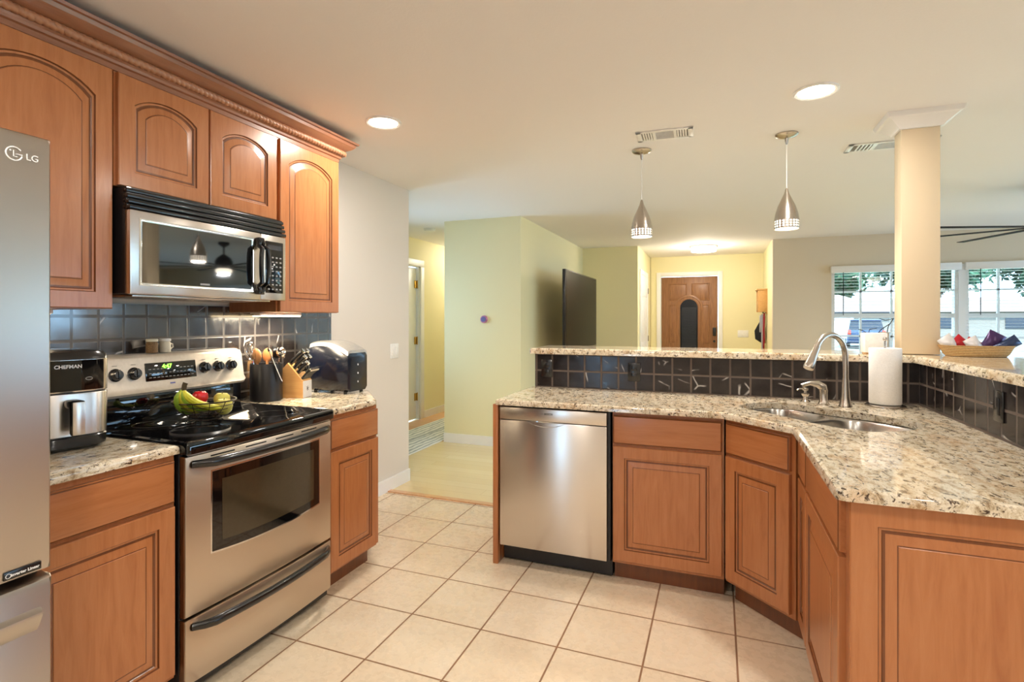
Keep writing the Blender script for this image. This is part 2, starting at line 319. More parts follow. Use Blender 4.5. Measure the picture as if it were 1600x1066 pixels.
# raised-panel door: local x = width, z = height, front towards -y
def panel_mesh(w_, h, arch=0, st=.058, th=.02, z0=0, x0=0, groove=True, n=14, stb=None):
    mb = MB()
    def ring(ins, y, arc, k=1.0):
        L, Rr, B, T_ = ins, w_-ins, (ins if not stb or ins < .03 else ins), h-ins
        pts = [(x0+L, y, z0+B), (x0+Rr, y, z0+B)]
        for i in range(n+1):
            q = 1-i/n; x = L+(Rr-L)*q; dz = arc*((1-(.80*(2*q-1))**2)**.5-.6)/.4 - arc
            pts.append((x0+x, y, z0+T_+dz))
        return pts
    a = arch
    rings = [ring(0, 0, 0), ring(0, -th+.003, 0), ring(.003, -th, 0), ring(st, -th, a), ring(st+.003, -th+.006, a), ring(st+.009, -th+.0065, a), ring(st+.012, -th+.009, a),
             ring(st+.018, -th+.0085, a), ring(st+.042, -th+.002, a*.92), ring(st+.045, -th+.0015, a*.92), ring(st+.047, -th, a*.92)]
    mis = [0, 0, 0, 1, 0, 1, 1, 0, 1, 0, 0]
    mb.loft(rings, mis=mis); return mb
def door(parent, x0, z0, w_, h, y, arch=0, name='door', **k):
    return panel_mesh(w_, h, arch, **k).build(name, ['maple', 'glaze'], parent, loc=(x0, y, z0), ang=20)
def drawer(parent, x0, z0, w_, h, y):
    mb = MB(); L = lambda i, yy: [(i, yy, i), (w_-i, yy, i), (w_-i, yy, h-i), (i, yy, h-i)]
    mb.loft([L(0, 0), L(0, -.014), L(.002, -.0165), L(.006, -.0195), L(.008, -.02)], mis=[0, 0, 1, 0, 0])
    return mb.build('drawer_front', ['maple_h', 'glaze'], parent, loc=(x0, y, z0), ang=20)

# ------------------------------------------------------------------ the shell
H = 2.44
def wbox(name, mat, *a):
    return struct(name, MB().box(*a), mat, smooth=False)
wbox('floor', 'floor_tile', -2.6, 7.2, -3.2, 3.58, -.12, 0)
wbox('floor_living', 'plank_floor', -4.0, 7.2, 3.58, 9.9, -.12, 0)
wbox('floor_hall', 'plank_peach', -3.78, -2.85, 5.25, 9.6, -.001, .002)
rg = MB(); rg.box(-3.50, -2.86, 4.35, 7.3, .0025, .012, .003); rg = rg.build('runner_rug', 'wave_rug'); MB().box(-3.19, -3.17, 4.37, 7.28, .012, .0135).build('rug_stripe', 'vent_slot_grey', rg, smooth=False); tag(rg, 'pale wavy-patterned runner rug on the hallway floor', 'rug')
wbox('trim_threshold', 'plank_peach', -2.43, -1.12, 3.55, 3.60, .0, .008)
wbox('ceiling', 'ceiling_paint', -4.0, 7.3, -3.2, 9.9, H, H+.15)
wbox('wall_left', 'paint_greige', -2.56, -2.43, -3.2, 3.88, 0, H)
wbox('wall_passage', 'paint_greige', -3.9, -2.56, 3.76, 3.88, 0, H)
wbox('wall_hall', 'paint_yellow', -2.83, -1.93, 5.25, 8.0, 0, H)
wbox('wall_hall_side', 'paint_yellow', -3.9, -3.78, 6.40-.09, 9.7, 0, H)
wbox('wall_hall_side_near', 'paint_yellow', -3.9, -3.78, 3.88, 5.50, 0, .8); wbox('wall_hall_side_near_above', 'paint_yellow', -3.9, -3.78, 3.88, 5.50, 2.1, H)
wbox('wall_hall_side_near_left', 'paint_yellow', -3.9, -3.78, 3.88, 4.07, .8, 2.1); wbox('wall_hall_side_near_right', 'paint_yellow', -3.9, -3.78, 5.37, 5.50, .8, 2.1)
wbox('wall_hall_side_over_door', 'paint_yellow', -3.9, -3.78, 5.50, 6.31, 2.16, H)
wbox('wall_hall_end', 'paint_yellow', -3.9, -1.1, 9.6, 9.7, 0, H)
wbox('wall_foyer_left', 'paint_yellow', -1.93, -1.105, 8.0, 8.12, 0, H)
wbox('wall_foyer_side', 'paint_yellow', -1.22, -1.105, 8.12, 9.6, 0, H)
# foyer end wall around the entrance door
DX0, DX1, DZ = -.93, .0, 2.10
wbox('wall_foyer_end_left', 'paint_yellow', -1.22, DX0, 9.6, 9.72, 0, H)
wbox('wall_foyer_end_right', 'paint_yellow', DX1, .82, 9.6, 9.72, 0, H)
wbox('wall_foyer_over_door', 'paint_yellow', DX0, DX1, 9.6, 9.72, DZ, H)
wbox('wall_foyer_right', 'paint_yellow', .69, .81, 8.12, 9.6, 0, H)
# window wall (Y = 8)
WZ0, WZ1 = .88, 2.03
WX = [(1.38, 2.72), (2.79, 4.13), (4.20, 5.54)]
wbox('wall_window_left', 'paint_tan', .69, WX[0][0], 8.0, 8.12, 0, H)
wbox('wall_window_below', 'paint_tan', WX[0][0], WX[2][1], 8.0, 8.12, 0, WZ0)
wbox('wall_window_above', 'paint_tan', WX[0][0], WX[2][1], 8.0, 8.12, WZ1, H)
wbox('wall_window_right', 'paint_tan', WX[2][1], 7.3, 8.0, 8.12, 0, H)
# right wall and back wall with out-of-view windows added for daylight
wbox('wall_right_near', 'paint_tan', 7.0, 7.12, -3.2, .9, 0, H); wbox('wall_right_mid', 'paint_tan', 7.0, 7.12, 3.9, 4.6, 0, H); wbox('wall_right_far', 'paint_tan', 7.0, 7.12, 7.4, 8.0, 0, H)
wbox('wall_right_far_above', 'paint_tan', 7.0, 7.12, 4.6, 7.4, 2.1, H); wbox('wall_right_far_below', 'paint_tan', 7.0, 7.12, 4.6, 7.4, 0, .2)
wbox('wall_right_below', 'paint_tan', 7.0, 7.12, .9, 3.9, 0, .7); wbox('wall_right_above', 'paint_tan', 7.0, 7.12, .9, 3.9, 2.15, H)
wbox('wall_back_left', 'paint_greige', -2.56, -2.15, -3.12, -3.0, 0, H); wbox('wall_back_right', 'paint_greige', -1.75, 7.12, -3.12, -3.0, 0, H)
wbox('wall_back_below', 'paint_greige', -2.15, -1.75, -3.12, -3.0, 0, .20); wbox('wall_back_above', 'paint_greige', -2.15, -1.75, -3.12, -3.0, 2.1, H)
def window(name, x0, x1, z0, z1, y, nx=4, parent=None, rz=0, loc=(0, 0, 0)):
    root = bpy.data.objects.new(name, None); C.objects.link(root); root['kind'] = 'structure'; root.location = loc; root.rotation_euler.z = rz
    f = MB(); t_ = .035
    f.box(x0, x0+t_, y, y+.09, z0, z1).box(x1-t_, x1, y, y+.09, z0, z1).box(x0+t_, x1-t_, y, y+.09, z1-t_, z1).box(x0+t_, x1-t_, y, y+.09, z0, z0+t_)
    f.build('window_frame', 'white_trim', root, smooth=False)
    s = MB(); zm = (z0+z1)/2-.055
    s.box(x0+t_, x1-t_, y+.03, y+.07, zm-.025, zm+.03)
    for i in range(1, nx): xx = x0+(x1-x0)*i/nx; s.box(xx-.012, xx+.012, y+.04, y+.065, z0+t_, z1-t_)
    for zz in (zm+(z1-zm)*.5, z0+(zm-z0)*.5): s.box(x0+t_, x1-t_, y+.04, y+.065, zz-.010, zz+.010)
    s.build('window_sash', 'white_trim', root, smooth=False)
    MB().box(x0+t_, x1-t_, y+.05, y+.054, z0+t_, z1-t_).build('window_pane', 'pane_glass', root, smooth=False)
    MB().box(x0-.02, x1+.02, y-.03, y+.0, z0-.03, z0-.001, .004).build('window_sill', 'white_trim', root)
    return root
for i, (a_, b_) in enumerate(WX): window('window_%d' % (i+1), a_, b_, WZ0, WZ1, 8.0)
for i in range(2): wbox('trim_%d' % (i+1), 'white_trim', WX[i][1], WX[i+1][0], 7.985, 8.11, WZ0, WZ1)
window('window_4', -1.5, 1.5, .7, 2.15, 0, 3, rz=-pi/2, loc=(7.0, 2.4, 0))  # unseen window added to fill the room from the right
window('window_6', -1.4, 1.4, .2, 2.1, 0, 2, rz=-pi/2, loc=(7.0, 6.0, 0)); window('window_7', -.65, .65, .8, 2.1, 0, 2, rz=pi/2, loc=(-3.78, 4.72, 0))  # both unseen, added to bring daylight to the living room and hall wall
window('window_5', -.2, .2, .20, 2.1, 0, 1, rz=pi, loc=(-1.95, -3.0, 0))  # unseen back window, shaped narrow to put a streak on the dishwasher steel
# baseboards
def baseboard(name, x0, x1, y0, y1, z=0, h=.1): wbox(name, 'white_trim', x0, x1, y0, y1, z, z+h)
baseboard('baseboard_left', -2.43, -2.415, 2.92, 3.88); baseboard('baseboard_hall', -2.83, -1.93, 5.235, 5.25); baseboard('baseboard_hall_side', -3.78, -3.765, 6.41, 9.6)
baseboard('baseboard_tv_side', -1.93, -1.915, 5.235, 8.0); baseboard('baseboard_foyer_left', -1.915, -1.12, 7.985, 8.0); baseboard('baseboard_window', .82, 7.0, 7.985, 8.0)

# interior door in the raised hall
d2 = bpy.data.objects.new('door_2', None); C.objects.link(d2); d2['kind'] = 'structure'; d2.location = (-3.78, 6.31, 0)
MB().box(0, .02, 0, .09, 0, 2.07, .004).box(0, .02, -.90, -.81, 0, 2.07, .004).box(0, .02, -.90, .09, 2.07, 2.16, .004).box(-.12, 0, -.018, 0, 0, 2.08).box(-.12, 0, -.81, -.79, 0, 2.08).box(-.12, 0, -.81, 0, 2.06, 2.16).build('door_casing', 'white_trim', d2)
MB().box(-.075, -.04, -.79, -.022, .01, 2.05, .002).build('door_leaf', 'white_trim', d2)
for z in (.26, 1.02, 1.78): MB().box(-.042, -.030, -.075, -.005, z, z+.10, .002).tube([(-.026, -.02, z-.005), (-.026, -.02, z+.105)], .008, 8).build('hinge', 'brass', d2)
# closet door in the foyer side wall
d3 = bpy.data.objects.new('door_3', None); C.objects.link(d3); d3['kind'] = 'structure'; d3.location = (-1.105, 8.2, 0)
MB().box(0, .02, 0, .07, 0, 2.12, .003).box(0, .02, .85, .92, 0, 2.12, .003).box(0, .02, .07, .85, 2.05, 2.12, .003).build('door_casing', 'white_trim', d3)
m = MB().box(0, .012, .07, .85, 0, 2.05)
for z0, z1 in ((.25, 1.0), (1.1, 1.65), (1.72, 1.95)):
    for y0 in (.14, .49): m.box(.012, .018, y0, y0+.29, z0, z1, .005)
m.build('door_leaf', 'white_trim', d3)
for z in (.25, 1.0, 1.78): MB().tube([(.028, .85, z), (.028, .85, z+.09)], .007, 8).build('hinge', 'nickel', d3)
# entrance door
d1 = bpy.data.objects.new('door_1', None); C.objects.link(d1); d1['kind'] = 'structure'; d1.location = (DX0, 9.6, 0)
W_ = DX1-DX0
MB().box(-.07, 0, -.02, 0, 0, DZ+.07, .004).box(W_, W_+.07, -.02, 0, 0, DZ+.07, .004).box(0, W_, -.02, 0, DZ, DZ+.07, .004).build('door_casing', 'white_trim', d1)
m = MB().box(.005, W_-.005, .02, .06, .01, DZ-.01, .002)
m.build('door_leaf', 'oak_door', d1)
def raised(mb, x0, x1, z0, z1, y, k=.02, arc=None):
    L = lambda i, yy: [(x0+i, yy, z0+i), (x1-i, yy, z0+i), (x1-i, yy, z1-i), (x0+i, yy, z1-i)]
    mb.loft([L(0, y), L(.006, y-.008), L(.014, y-.008), L(.02, y-.001), L(.045, y-.007)])
for a_, b_, z0, z1 in ((.13, .43, 1.68, 1.98), (W_-.43, W_-.13, 1.68, 1.98), (.13, .29, .95, 1.61), (W_-.29, W_-.13, .95, 1.61), (.13, .29, .2, .85), (W_-.29, W_-.13, .2, .85)):
    mb = MB(); raised(mb, a_, b_, z0, z1, .02); mb.build('door_panel', 'oak_door', d1, ang=15)
# arched light with a dark blind
def archpts(r, z0, zc, n=18, ox=W_/2): return [(ox-r, z0), (ox+r, z0)]+[(ox+r*cos(pi*i/n), zc+r*sin(pi*i/n)) for i in range(n+1)]
A = lambda r, y, z0, zc: [(x, y, z) for x, z in archpts(r, z0, zc)]
MB().loft([A(.23, .02, .5, 1.55), A(.225, .008, .505, 1.55), A(.20, .004, .52, 1.55), A(.19, .010, .53, 1.55), A(.165, .008, .55, 1.55), A(.15, .012, .56, 1.55)]).build('arch_molding', 'oak_door', d1, ang=15)
MB().loft([A(.142, .011, .57, 1.56), A(.142, .004, .57, 1.56)]).build('door_glass', 'car_glass', d1)
m = MB()
for i in range(44): m.box(W_/2-.118, W_/2+.118, -.002, .003, .60+i*.022, .619+i*.022, mat=None)
m.build('door_blind', 'navy', d1, smooth=False)
MB().box(W_-.085, W_-.03, -.012, .018, 1.08, 1.22, .008).tube([(W_-.06, -.01, .99), (W_-.06, -.045, .99)], .02, 14).build('door_lock', 'black_plastic', d1)

# bar pony wall with its tile faces
struct('wall_bar', MB().prism([(-1.122, 3.345), (.985, 3.345), (.985, 1.60), (1.10, 1.60), (1.10, 3.46), (-1.122, 3.46)], 0, 1.128), 'paint_peach', smooth=False)
bw = bpy.data.objects['wall_bar']
MB().box(-1.122, .972, 3.330, 3.345, .880, 1.128).build('tile_backsplash', 'marble_front', bw, smooth=False)
MB().box(.970, .985, 1.60, 3.330, .880, 1.128).build('tile_backsplash', 'marble_side', bw, smooth=False)
wl = bpy.data.objects['wall_left']
MB().box(-2.43, -2.418, .60, 2.90, .90, 1.42).build('tile_backsplash', 'marble_left', wl, smooth=False)

# ------------------------------------------------------------------ column
cl = thing('square_column', 'square peach column with white crown molding rising from granite bar', 'column', (.91, 3.40, 1.168))
MB().box(0, .172, 0, .118, 0, H-1.168, .004).build('column_shaft', 'paint_peach', cl)
m = MB(); prof = [(.002, 2.362), (.012, 2.365), (.020, 2.378), (.050, 2.402), (.062, 2.412), (.075, 2.416), (.082, 2.4395), (.0, 2.4395)]
for k in range(1):
    rings = []
    for d, z in prof: rings.append([(-d, -d, z-1.168), (.172+d, -d, z-1.168), (.172+d, .118+d, z-1.168), (-d, .118+d, z-1.168)])
    m.loft(rings, cap0=False, cap1=False)
m.build('crown_molding', 'white_trim', cl, ang=20)

# ------------------------------------------------------------------ worktops
ex, ey = .70711, -.70711      # along the sink
nx_, ny_ = .70711, .70711     # away from the front edge
SC = (.44, 2.80)
def sink_pt(e, n): return (SC[0]+e*ex+n*nx_, SC[1]+e*ey+n*ny_)
def superell(ce, cn, a, b, n=28, p=.55):
    out = []
    for k in range(n):
        t_ = 2*pi*k/n; c, s = cos(t_), sin(t_)
        out.append(sink_pt(ce+a*math.copysign(abs(c)**p, c), cn+b*math.copysign(abs(s)**p, s)))
    return out
cut = [(-.375, -.06), (-.33, -.155), (-.24, -.185), (-.1, -.185), (.0, -.195), (.1, -.215), (.24, -.215), (.34, -.17), (.378, -.06), (.378, .1), (.34, .185), (.24, .22), (.08, .22), (.02, .195), (-.1, .175), (-.25, .175), (-.34, .13), (-.375, .04)]
cutw = round_poly([sink_pt(*q) for q in cut], .03, 3)
ct = MB()
outer = round_poly([(-1.145, 2.70), (.022, 2.70), (.285, 2.445), (.285, 1.585), (.9692, 1.585), (.9692, 3.3292), (-1.145, 3.3292)], [.02, .01, .01, .03, 0, 0, .01])
slab(ct, outer, .884, .914, [cutw])
tag(ct.build('countertop', 'granite', ang=25), 'L-shaped speckled granite countertop of the peninsula with sink cutout', 'countertop')
bt = MB(); slab(bt, round_poly([(-1.155, 3.30), (.94, 3.30), (.94, 1.55), (1.36, 1.55), (1.36, 3.74), (-1.155, 3.74)], [.02, .0, .03, .03, .03, .02]), 1.129, 1.166)
tag(bt.build('bar_top', 'granite', ang=25), 'raised granite bar top above black tile running round the corner', 'countertop')
lt = MB(); slab(lt, [(-2.415, .83), (-1.75, .83), (-1.75, 1.318), (-2.415, 1.318)], .884, .914)
tag(lt.build('countertop', 'granite', ang=25), 'short granite countertop between fridge and stove under the air fryer', 'countertop')
rt = MB(); slab(rt, round_poly([(-2.415, 2.095), (-1.75, 2.095), (-1.75, 2.47), (-2.06, 2.82), (-2.415, 2.895)], [0, 0, .03, .06, 0]), .884, .914)
tag(rt.build('countertop', 'granite', ang=25), 'granite countertop with angled end right of stove holding knife block', 'countertop')

# ------------------------------------------------------------------ base cabinets
def cab_front(root, w_, splits, zd=(.118, .703), zr=(.716, .860), frame=True):
    """splits: list of (x0, width)"""
    MB().box(0, w_, 0, .02, .10, .883).build('face_frame', 'maple', root, smooth=False)
    for x, ww in splits:
        door(root, x, zd[0], ww, zd[1]-zd[0], 0); drawer(root, x, zr[0], ww, zr[1]-zr[0], 0)
u = thing('base_cabinet', 'maple base cabinet beside dishwasher with one drawer and one door', 'cabinet', (-.508, 2.762, 0))
MB().box(0, .535, .02, .565, .10, .66).build('cabinet_body', 'maple', u, smooth=False); MB().box(0, .535, .06, .08, 0, .10).build('toe_kick', 'glaze', u, smooth=False)
cab_front(u, .535, [(.004, .522)])
dl = math.hypot(.305-.04, 2.762-2.497)
u = thing('base_cabinet', 'angled maple corner cabinet below the sink', 'cabinet', (.036, 2.757, 0), R(-45))
MB().box(0, dl-.002, .02, .42, .10, .66).build('cabinet_body', 'maple', u, smooth=False); MB().box(0, dl, .06, .08, 0, .10).build('toe_kick', 'glaze', u, smooth=False)
cab_front(u, dl, [(.012, dl-.030)])
u = thing('base_cabinet', 'maple end cabinet of the peninsula with two doors and large side panel', 'cabinet', (.325, 2.480, 0), R(-90))
MB().box(0, .84, .02, .62, .10, .66).build('cabinet_body', 'maple', u, smooth=False); MB().box(0, .84, .06, .08, 0, .10).build('toe_kick', 'glaze', u, smooth=False)
cab_front(u, .84, [(.012, .20), (.222, .575)])
# end panel faces the camera (-Y)
pm = panel_mesh(.66, .775, 0, .062, .02); 
pm.build('side_panel', ['maple', 'glaze'], u, loc=(.842, -.004+.66-.66, .105), rz=R(90), ang=20)
tk = MB().box(.80, .835, .03, .62, 0, .104).build('plinth', 'glaze', u, smooth=False)
e_ = thing('end_panel', 'narrow maple end panel left of the dishwasher', 'panel', (-1.166, 2.725, 0))
MB().box(0, .030, .06, .60, 0, .883, .002).box(0, .030, 0, .06, .0, .883, .002).build('panel_board', 'maple', e_)
# left wall base cabinets
def left_base(label, y0, w_, prism=None):
    u = thing('base_cabinet', label, 'cabinet', (-1.775, y0, 0), R(90))
    if prism: MB().prism(prism, .10, .884).build('cabinet_body', 'maple', u, smooth=False)
    else: MB().box(0, w_, .02, .63, .10, .884).build('cabinet_body', 'maple', u, smooth=False)
    MB().box(0, w_, .06, .08, 0, .10).build('toe_kick', 'glaze', u, smooth=False)
    cab_front(u, w_, [(.008, w_-.016)]); return u
left_base('maple base cabinet between fridge and stove', .83, .485)
left_base('maple base cabinet to the right of the stove', 2.095, .405, [(0, .02), (.405, .02), (.70, .31), (.74, .63), (0, .63)])

# ------------------------------------------------------------------ wall cabinets and crown
def upper(label, y0, doors, z0, z1, w_):
    u = thing('wall_cabinet', label, 'cabinet', (-2.10, y0, 0), R(90))
    MB().box(0, w_, 0, .318, z0, 2.30).build('cabinet_body', 'maple', u, smooth=False)
    for x, ww, a_ in doors: door(u, x, z0+.002, ww, 2.272-z0, 0, a_)
    return u
upper('tall maple wall cabinet with arched door above the air fryer', .845, [(.012, .448, .060)], 1.39, 2.27, .47)
upper('short maple wall cabinet with two arched doors above the microwave', 1.318, [(.008, .378, .045), (.394, .378, .045)], 1.852, 2.27, .780)
upper('tall maple wall cabinet with arched door beside the bare wall', 2.101, [(.010, .450, .055)], 1.39, 2.27, .468)
upper('maple wall cabinet hidden behind the top of the fridge', .05, [(.01, .38, .06), (.40, .38, .06)], 1.87, 2.27, .79)
cr = thing('crown_molding', 'brown wooden crown molding with twisted rope trim above wall cabinets', 'molding', (0, 0, 0))
prof = [(0, 2.278), (.006, 2.280), (.008, 2.298), (.016, 2.302), (.018, 2.312), (.026, 2.318), (.026, 2.346), (.036, 2.350), (.044, 2.354), (.058, 2.362), (.074, 2.376), (.078, 2.390), (.088, 2.392), (.092, 2.402), (.0, 2.402)]
path = [(-2.100, .02, 1, 0), (-2.100, 2.571, 1, 1), (-2.428, 2.571, 0, 1)]
m = MB(); m.loft([[(x+d*a_, y+d*b_, z) for d, z in prof] for x, y, a_, b_ in path]); m.build('crown_profile', 'crown_wood', cr, ang=25)
def rope(p0, p1, r=.0165, pitch=.042):
    p0, p1 = V(p0), V(p1); L = (p1-p0).length; n = int(L/.004); ax = (p1-p0).normalized(); a = ax.cross(V((0, 0, 1))); b = ax.cross(a); rings = []
    for i in range(n+1):
        s_ = L*i/n; tw = 2*pi*s_/pitch
        rings.append([p0+ax*s_+(a*cos(q)+b*sin(q))*r*(.66+.34*abs(sin(1.0*(q-tw)))**.6) for q in [2*pi*k/18 for k in range(18)]])
    return rings
m = MB(); m.loft(rope((-2.070, .02, 2.333), (-2.070, 2.600, 2.333))); m.loft(rope((-2.070, 2.602, 2.333), (-2.42, 2.600, 2.333))); m.build('rope_trim', 'rope_wood', cr, ang=50)
# undercabinet lights
for y0, y1, lb in ((2.13, 2.43, 'glowing under-cabinet light strip below the right wall cabinet'), (.92, 1.20, 'glowing under-cabinet light strip above the air fryer')):
    u = thing('under_cabinet_light', lb, 'light', (-2.27, y0, 1.388))
    MB().box(-.035, .035, 0, y1-y0, -.016, 0, .003).build('light_housing', 'white_plastic', u); MB().box(-.026, .036, .01, y1-y0-.01, -.020, -.0135, .002).build('light_lens', 'undercab', u)
    light('strip_light', 'AREA', (0, (y1-y0)/2, -.024), 5 if y0 > 2 else 1.5, (1, .85, .62), (0, 0, 0), .05, y1-y0, u)

# ------------------------------------------------------------------ fridge
f = thing('refrigerator', 'tall stainless steel refrigerator with freezer drawer at left edge', 'refrigerator', (-1.52, -.092, 0), R(90))
MB().box(0, .91, .06, .88, .03, 1.76, .01).build('fridge_body', 'dark_metal', f)
def bowed(mb, x0, x1, z0, z1, y, th, bulge, n=14, cr_=.012, mi=0, xc=None, hw=None):
    xc = (x0+x1)/2 if xc is None else xc; hw = (x1-x0)/2 if hw is None else hw
    Y = lambda x, yy: yy-bulge*(1-((x-xc)/hw)**2)
    def rg(x, k):
        c = cr_*k; yf = Y(x, y)
        return [(x, y+th, z0), (x, yf+cr_, z0), (x, yf+cr_*.3, z0+cr_*.3), (x, yf, z0+cr_), (x, yf, z1-cr_), (x, yf+cr_*.3, z1-cr_*.3), (x, yf+cr_, z1), (x, y+th, z1)]
    def edge(x, k): return [(x, y+th, z0), (x, Y(x, y)+cr_, z0)]+[(x, Y(x, y)+cr_*k, zz) for zz in (z0+cr_*.3, z0+cr_, z1-cr_, z1-cr_*.3)]+[(x, Y(x, y)+cr_, z1), (x, y+th, z1)]
    xs = [x0+cr_*.5+(x1-x0-cr_)*i/n for i in range(n+1)]
    rings = [edge(x0, 1), edge(x0+cr_*.15, .45)]+[rg(x, 1) for x in xs]+[edge(x1-cr_*.15, .45), edge(x1, 1)]
    mb.loft(rings, mi=mi); return mb
bowed(MB(), .457, .908, .742, 1.793, 0, .055, .0, cr_=.018).build('fridge_door', 'fridge_steel', f)
bowed(MB(), .002, .453, .742, 1.793, 0, .055, .0, cr_=.018).build('fridge_door', 'fridge_steel', f)
fd = bowed(MB(), .002, .908, .06, .728, -.004, .055, .0, cr_=.018).build('freezer_drawer', 'fridge_steel', f)
mb = MB(); hp = [(-.003, .610), (-.012, .622), (-.026, .650), (-.025, .658), (-.003, .664)]
mb.loft([[(.10, y, z) for y, z in hp], [(.872, y, z) for y, z in hp], [(.880, -.003+(y+.003)*.2, .66+(z-.66)*.4) for y, z in hp]]); mb.build('drawer_handle', 'fridge_steel', fd)
text('Inverter Linear', .0092, 'print_white', f, 'lettering', T(.849, -.0035, .762) @ FR, bold=.0002)
MB().box(.8085, .882, -.0032, .002, .7525, .7715, .002).build('badge', 'black_plastic', f)
lg = MB(); ox, oz = .829, 1.735
lg.tube([(ox+.0155*cos(q), -.001, oz+.0155*sin(q)) for q in [pi*.2+2*pi*.86*k/20 for k in range(21)]], .0016, 6); lg.build('logo', 'print_white', f)
lg = MB(); lg.tube([(ox-.001, -.001, oz+.008), (ox-.001, -.001, oz-.006), (ox+.006, -.001, oz-.006)], .0013, 6); lg.build('logo', 'print_white', f)
MB().tube([(ox+.003, -.001, oz), (ox+.0155, -.001, oz)], .0013, 6).build('logo', 'print_white', f); MB().ball((ox-.007, -.001, oz+.006), .0022, 8).build('logo', 'print_white', f)
text('LG', .021, 'print_white', f, 'lettering', T(.864, -.001, 1.733) @ FR)
MB().tube([(.817+.005*cos(q), -.0036, .762+.005*sin(q)) for q in [2*pi*k/14 for k in range(15)]], .0007, 5).build('logo', 'print_white', f)

# ------------------------------------------------------------------ range
r = thing('electric_range', 'stainless steel electric range with black glass cooktop and oven door', 'stove', (-1.765, 1.324, 0), R(90))
MB().box(.002, .758, .0, .63, .03, .90, .003).build('oven_body', 'black_soft', r)
for x in (.04, .72):
    for y in (.05, .58): MB().cyl((x, y, 0), (x, y, .032), .015).build('foot', 'black_plastic', r)
od = bowed(MB(), .004, .756, .302, .868, -.028, .028, .014, cr_=.006).build('oven_door', 'steel_warm', r)
yb = lambda x: -.028-.014*(1-((x-.38)/.376)**2)
def plate(x0, x1, z0, z1, off, th, sag=0, n=16):
    mb = MB(); rings = []
    for i in range(n+1):
        x = x0+(x1-x0)*i/n; zb = z0+sag*((2*i/n-1)**2); rings.append([(x, yb(x)-off, zb), (x, yb(x)-off, z1), (x, yb(x)-off+th, z1), (x, yb(x)-off+th, zb)])
    return mb.loft(rings)
plate(.100, .672, .478, .800, .0010, .004, .016).build('window_trim', 'chrome', od)
plate(.106, .666, .484, .794, .0022, .004, .016).build('window_surround', 'black_gloss', od)
plate(.145, .628, .520, .758, .0032, .003, .010).build('oven_window', 'oven_pane', od)
for i in range(4):
    plate(.10+i*.15, .20+i*.15, .8505, .8555, .0008, .003).build('vent_slot', 'gap', od)
def arc_handle(x0, x1, z, out, rr, base):
    n = 22; pts = []; rs = []
    for i in range(n+1):
        q = i/n; x = x0+(x1-x0)*q; s_ = min(1, (q if q < .5 else 1-q)/.09); pts.append((x, base(x)-out*(sin(s_*pi/2)**1.0)-.02*(1-(2*q-1)**2), z)); rs.append(rr*(.75+.25*s_))
    return MB().tube(pts, rs, 12, sq=1.25)
arc_handle(.03, .735, .838, .030, .014, yb).build('door_handle', 'black_plastic', od)
dr = bowed(MB(), .004, .756, .062, .292, -.028, .028, .014, cr_=.006).build('storage_drawer', 'steel_warm', r)
arc_handle(.03, .735, .262, .030, .014, yb).build('drawer_handle', 'black_plastic', dr)
MB().box(.01, .75, -.01, .0, .03, .06).build('kick_plate', 'black_soft', r)
m = MB(); outl = round_poly([(-.004, -.048), (.20, -.058), (.56, -.058), (.764, -.048), (.764, .56), (-.004, .56)], [.02, .02, .02, .02, 0, 0], 4)
m.loft([[(x, y, z) for x, y in offset_poly(outl, d)] for d, z in ((.012, .872), (.0, .880), (.0, .912), (.004, .920), (.014, .923), (.02, .9205))]); m.build('cooktop', 'black_gloss', r)
for x, y, q in ((.20, .14, .105), (.57, .14, .085), (.20, .40, .08), (.57, .40, .105)):
    MB().tube([(x+q*cos(k*pi/24), y+q*sin(k*pi/24), .9203) for k in range(48)], .0007, 4, loop=True).build('burner_ring', 'ring_grey', r)
# backguard
m = MB(); m.box(.006, .754, .545, .625, .915, 1.03, .004); m.build('backguard_base', 'black_gloss', r)
cg = MB(); pf = [(.520, 1.030), (.516, 1.040), (.530, 1.060), (.548, 1.185), (.556, 1.198), (.570, 1.203), (.625, 1.203), (.625, 1.030)]
xs = [(-.002, .55), (.002, .85), (.012, 1), (.748, 1), (.758, .85), (.762, .55)]
cg.loft([[(x, .57+(y-.57)*(.9 if k < 1 else 1), 1.115+(z-1.115)*k*(1 if k == 1 else (1.0))) for y, z in pf] for x, k in [(-.002, .86), (.004, .95), (.016, 1), (.744, 1), (.756, .95), (.762, .86)]])
bgd = cg.build('control_panel', 'silver_plastic', r, ang=40)
TL = MX.Rotation(R(-8), 4, 'X')
def onpanel(x, z, off=0): return T(x, .530+(z-1.06)*.144-off, z)
m = MB(); m.box(-.12, .12, -.003, .003, -.040, .040, .003, mat=onpanel(.372, 1.122) @ TL); m.build('display_panel', 'black_gloss', bgd)
for x in (.130, .205, .535, .610, .684):
    k = MB().lathe([(.027, 0), (.027, .004), (.022, .006), (.020, .024), (.017, .028)], seg=20, mat=onpanel(x, 1.122, 0) @ TL @ MX.Rotation(pi/2, 4, 'X')); k.box(-.004, .004, -.020, .020, .024, .032, .001, mat=onpanel(x, 1.122, 0) @ TL @ MX.Rotation(pi/2, 4, 'X')); k.build('control_knob', 'black_plastic', bgd)
text('4:47', .026, 'led_green', bgd, 'clock_digits', onpanel(.350, 1.143, .004) @ TL @ FR, bold=.0004)
m = MB()
for i in range(12):
    for j in range(3):
        if 3 < i < 8 and j == 2: continue
        m.box(-.0055, .0055, -.0005, .0005, -.0015, .0015, mat=onpanel(.272+i*.018, 1.098+j*.018, .0038) @ TL)
m.build('panel_keys', 'print_grey', bgd, smooth=False)
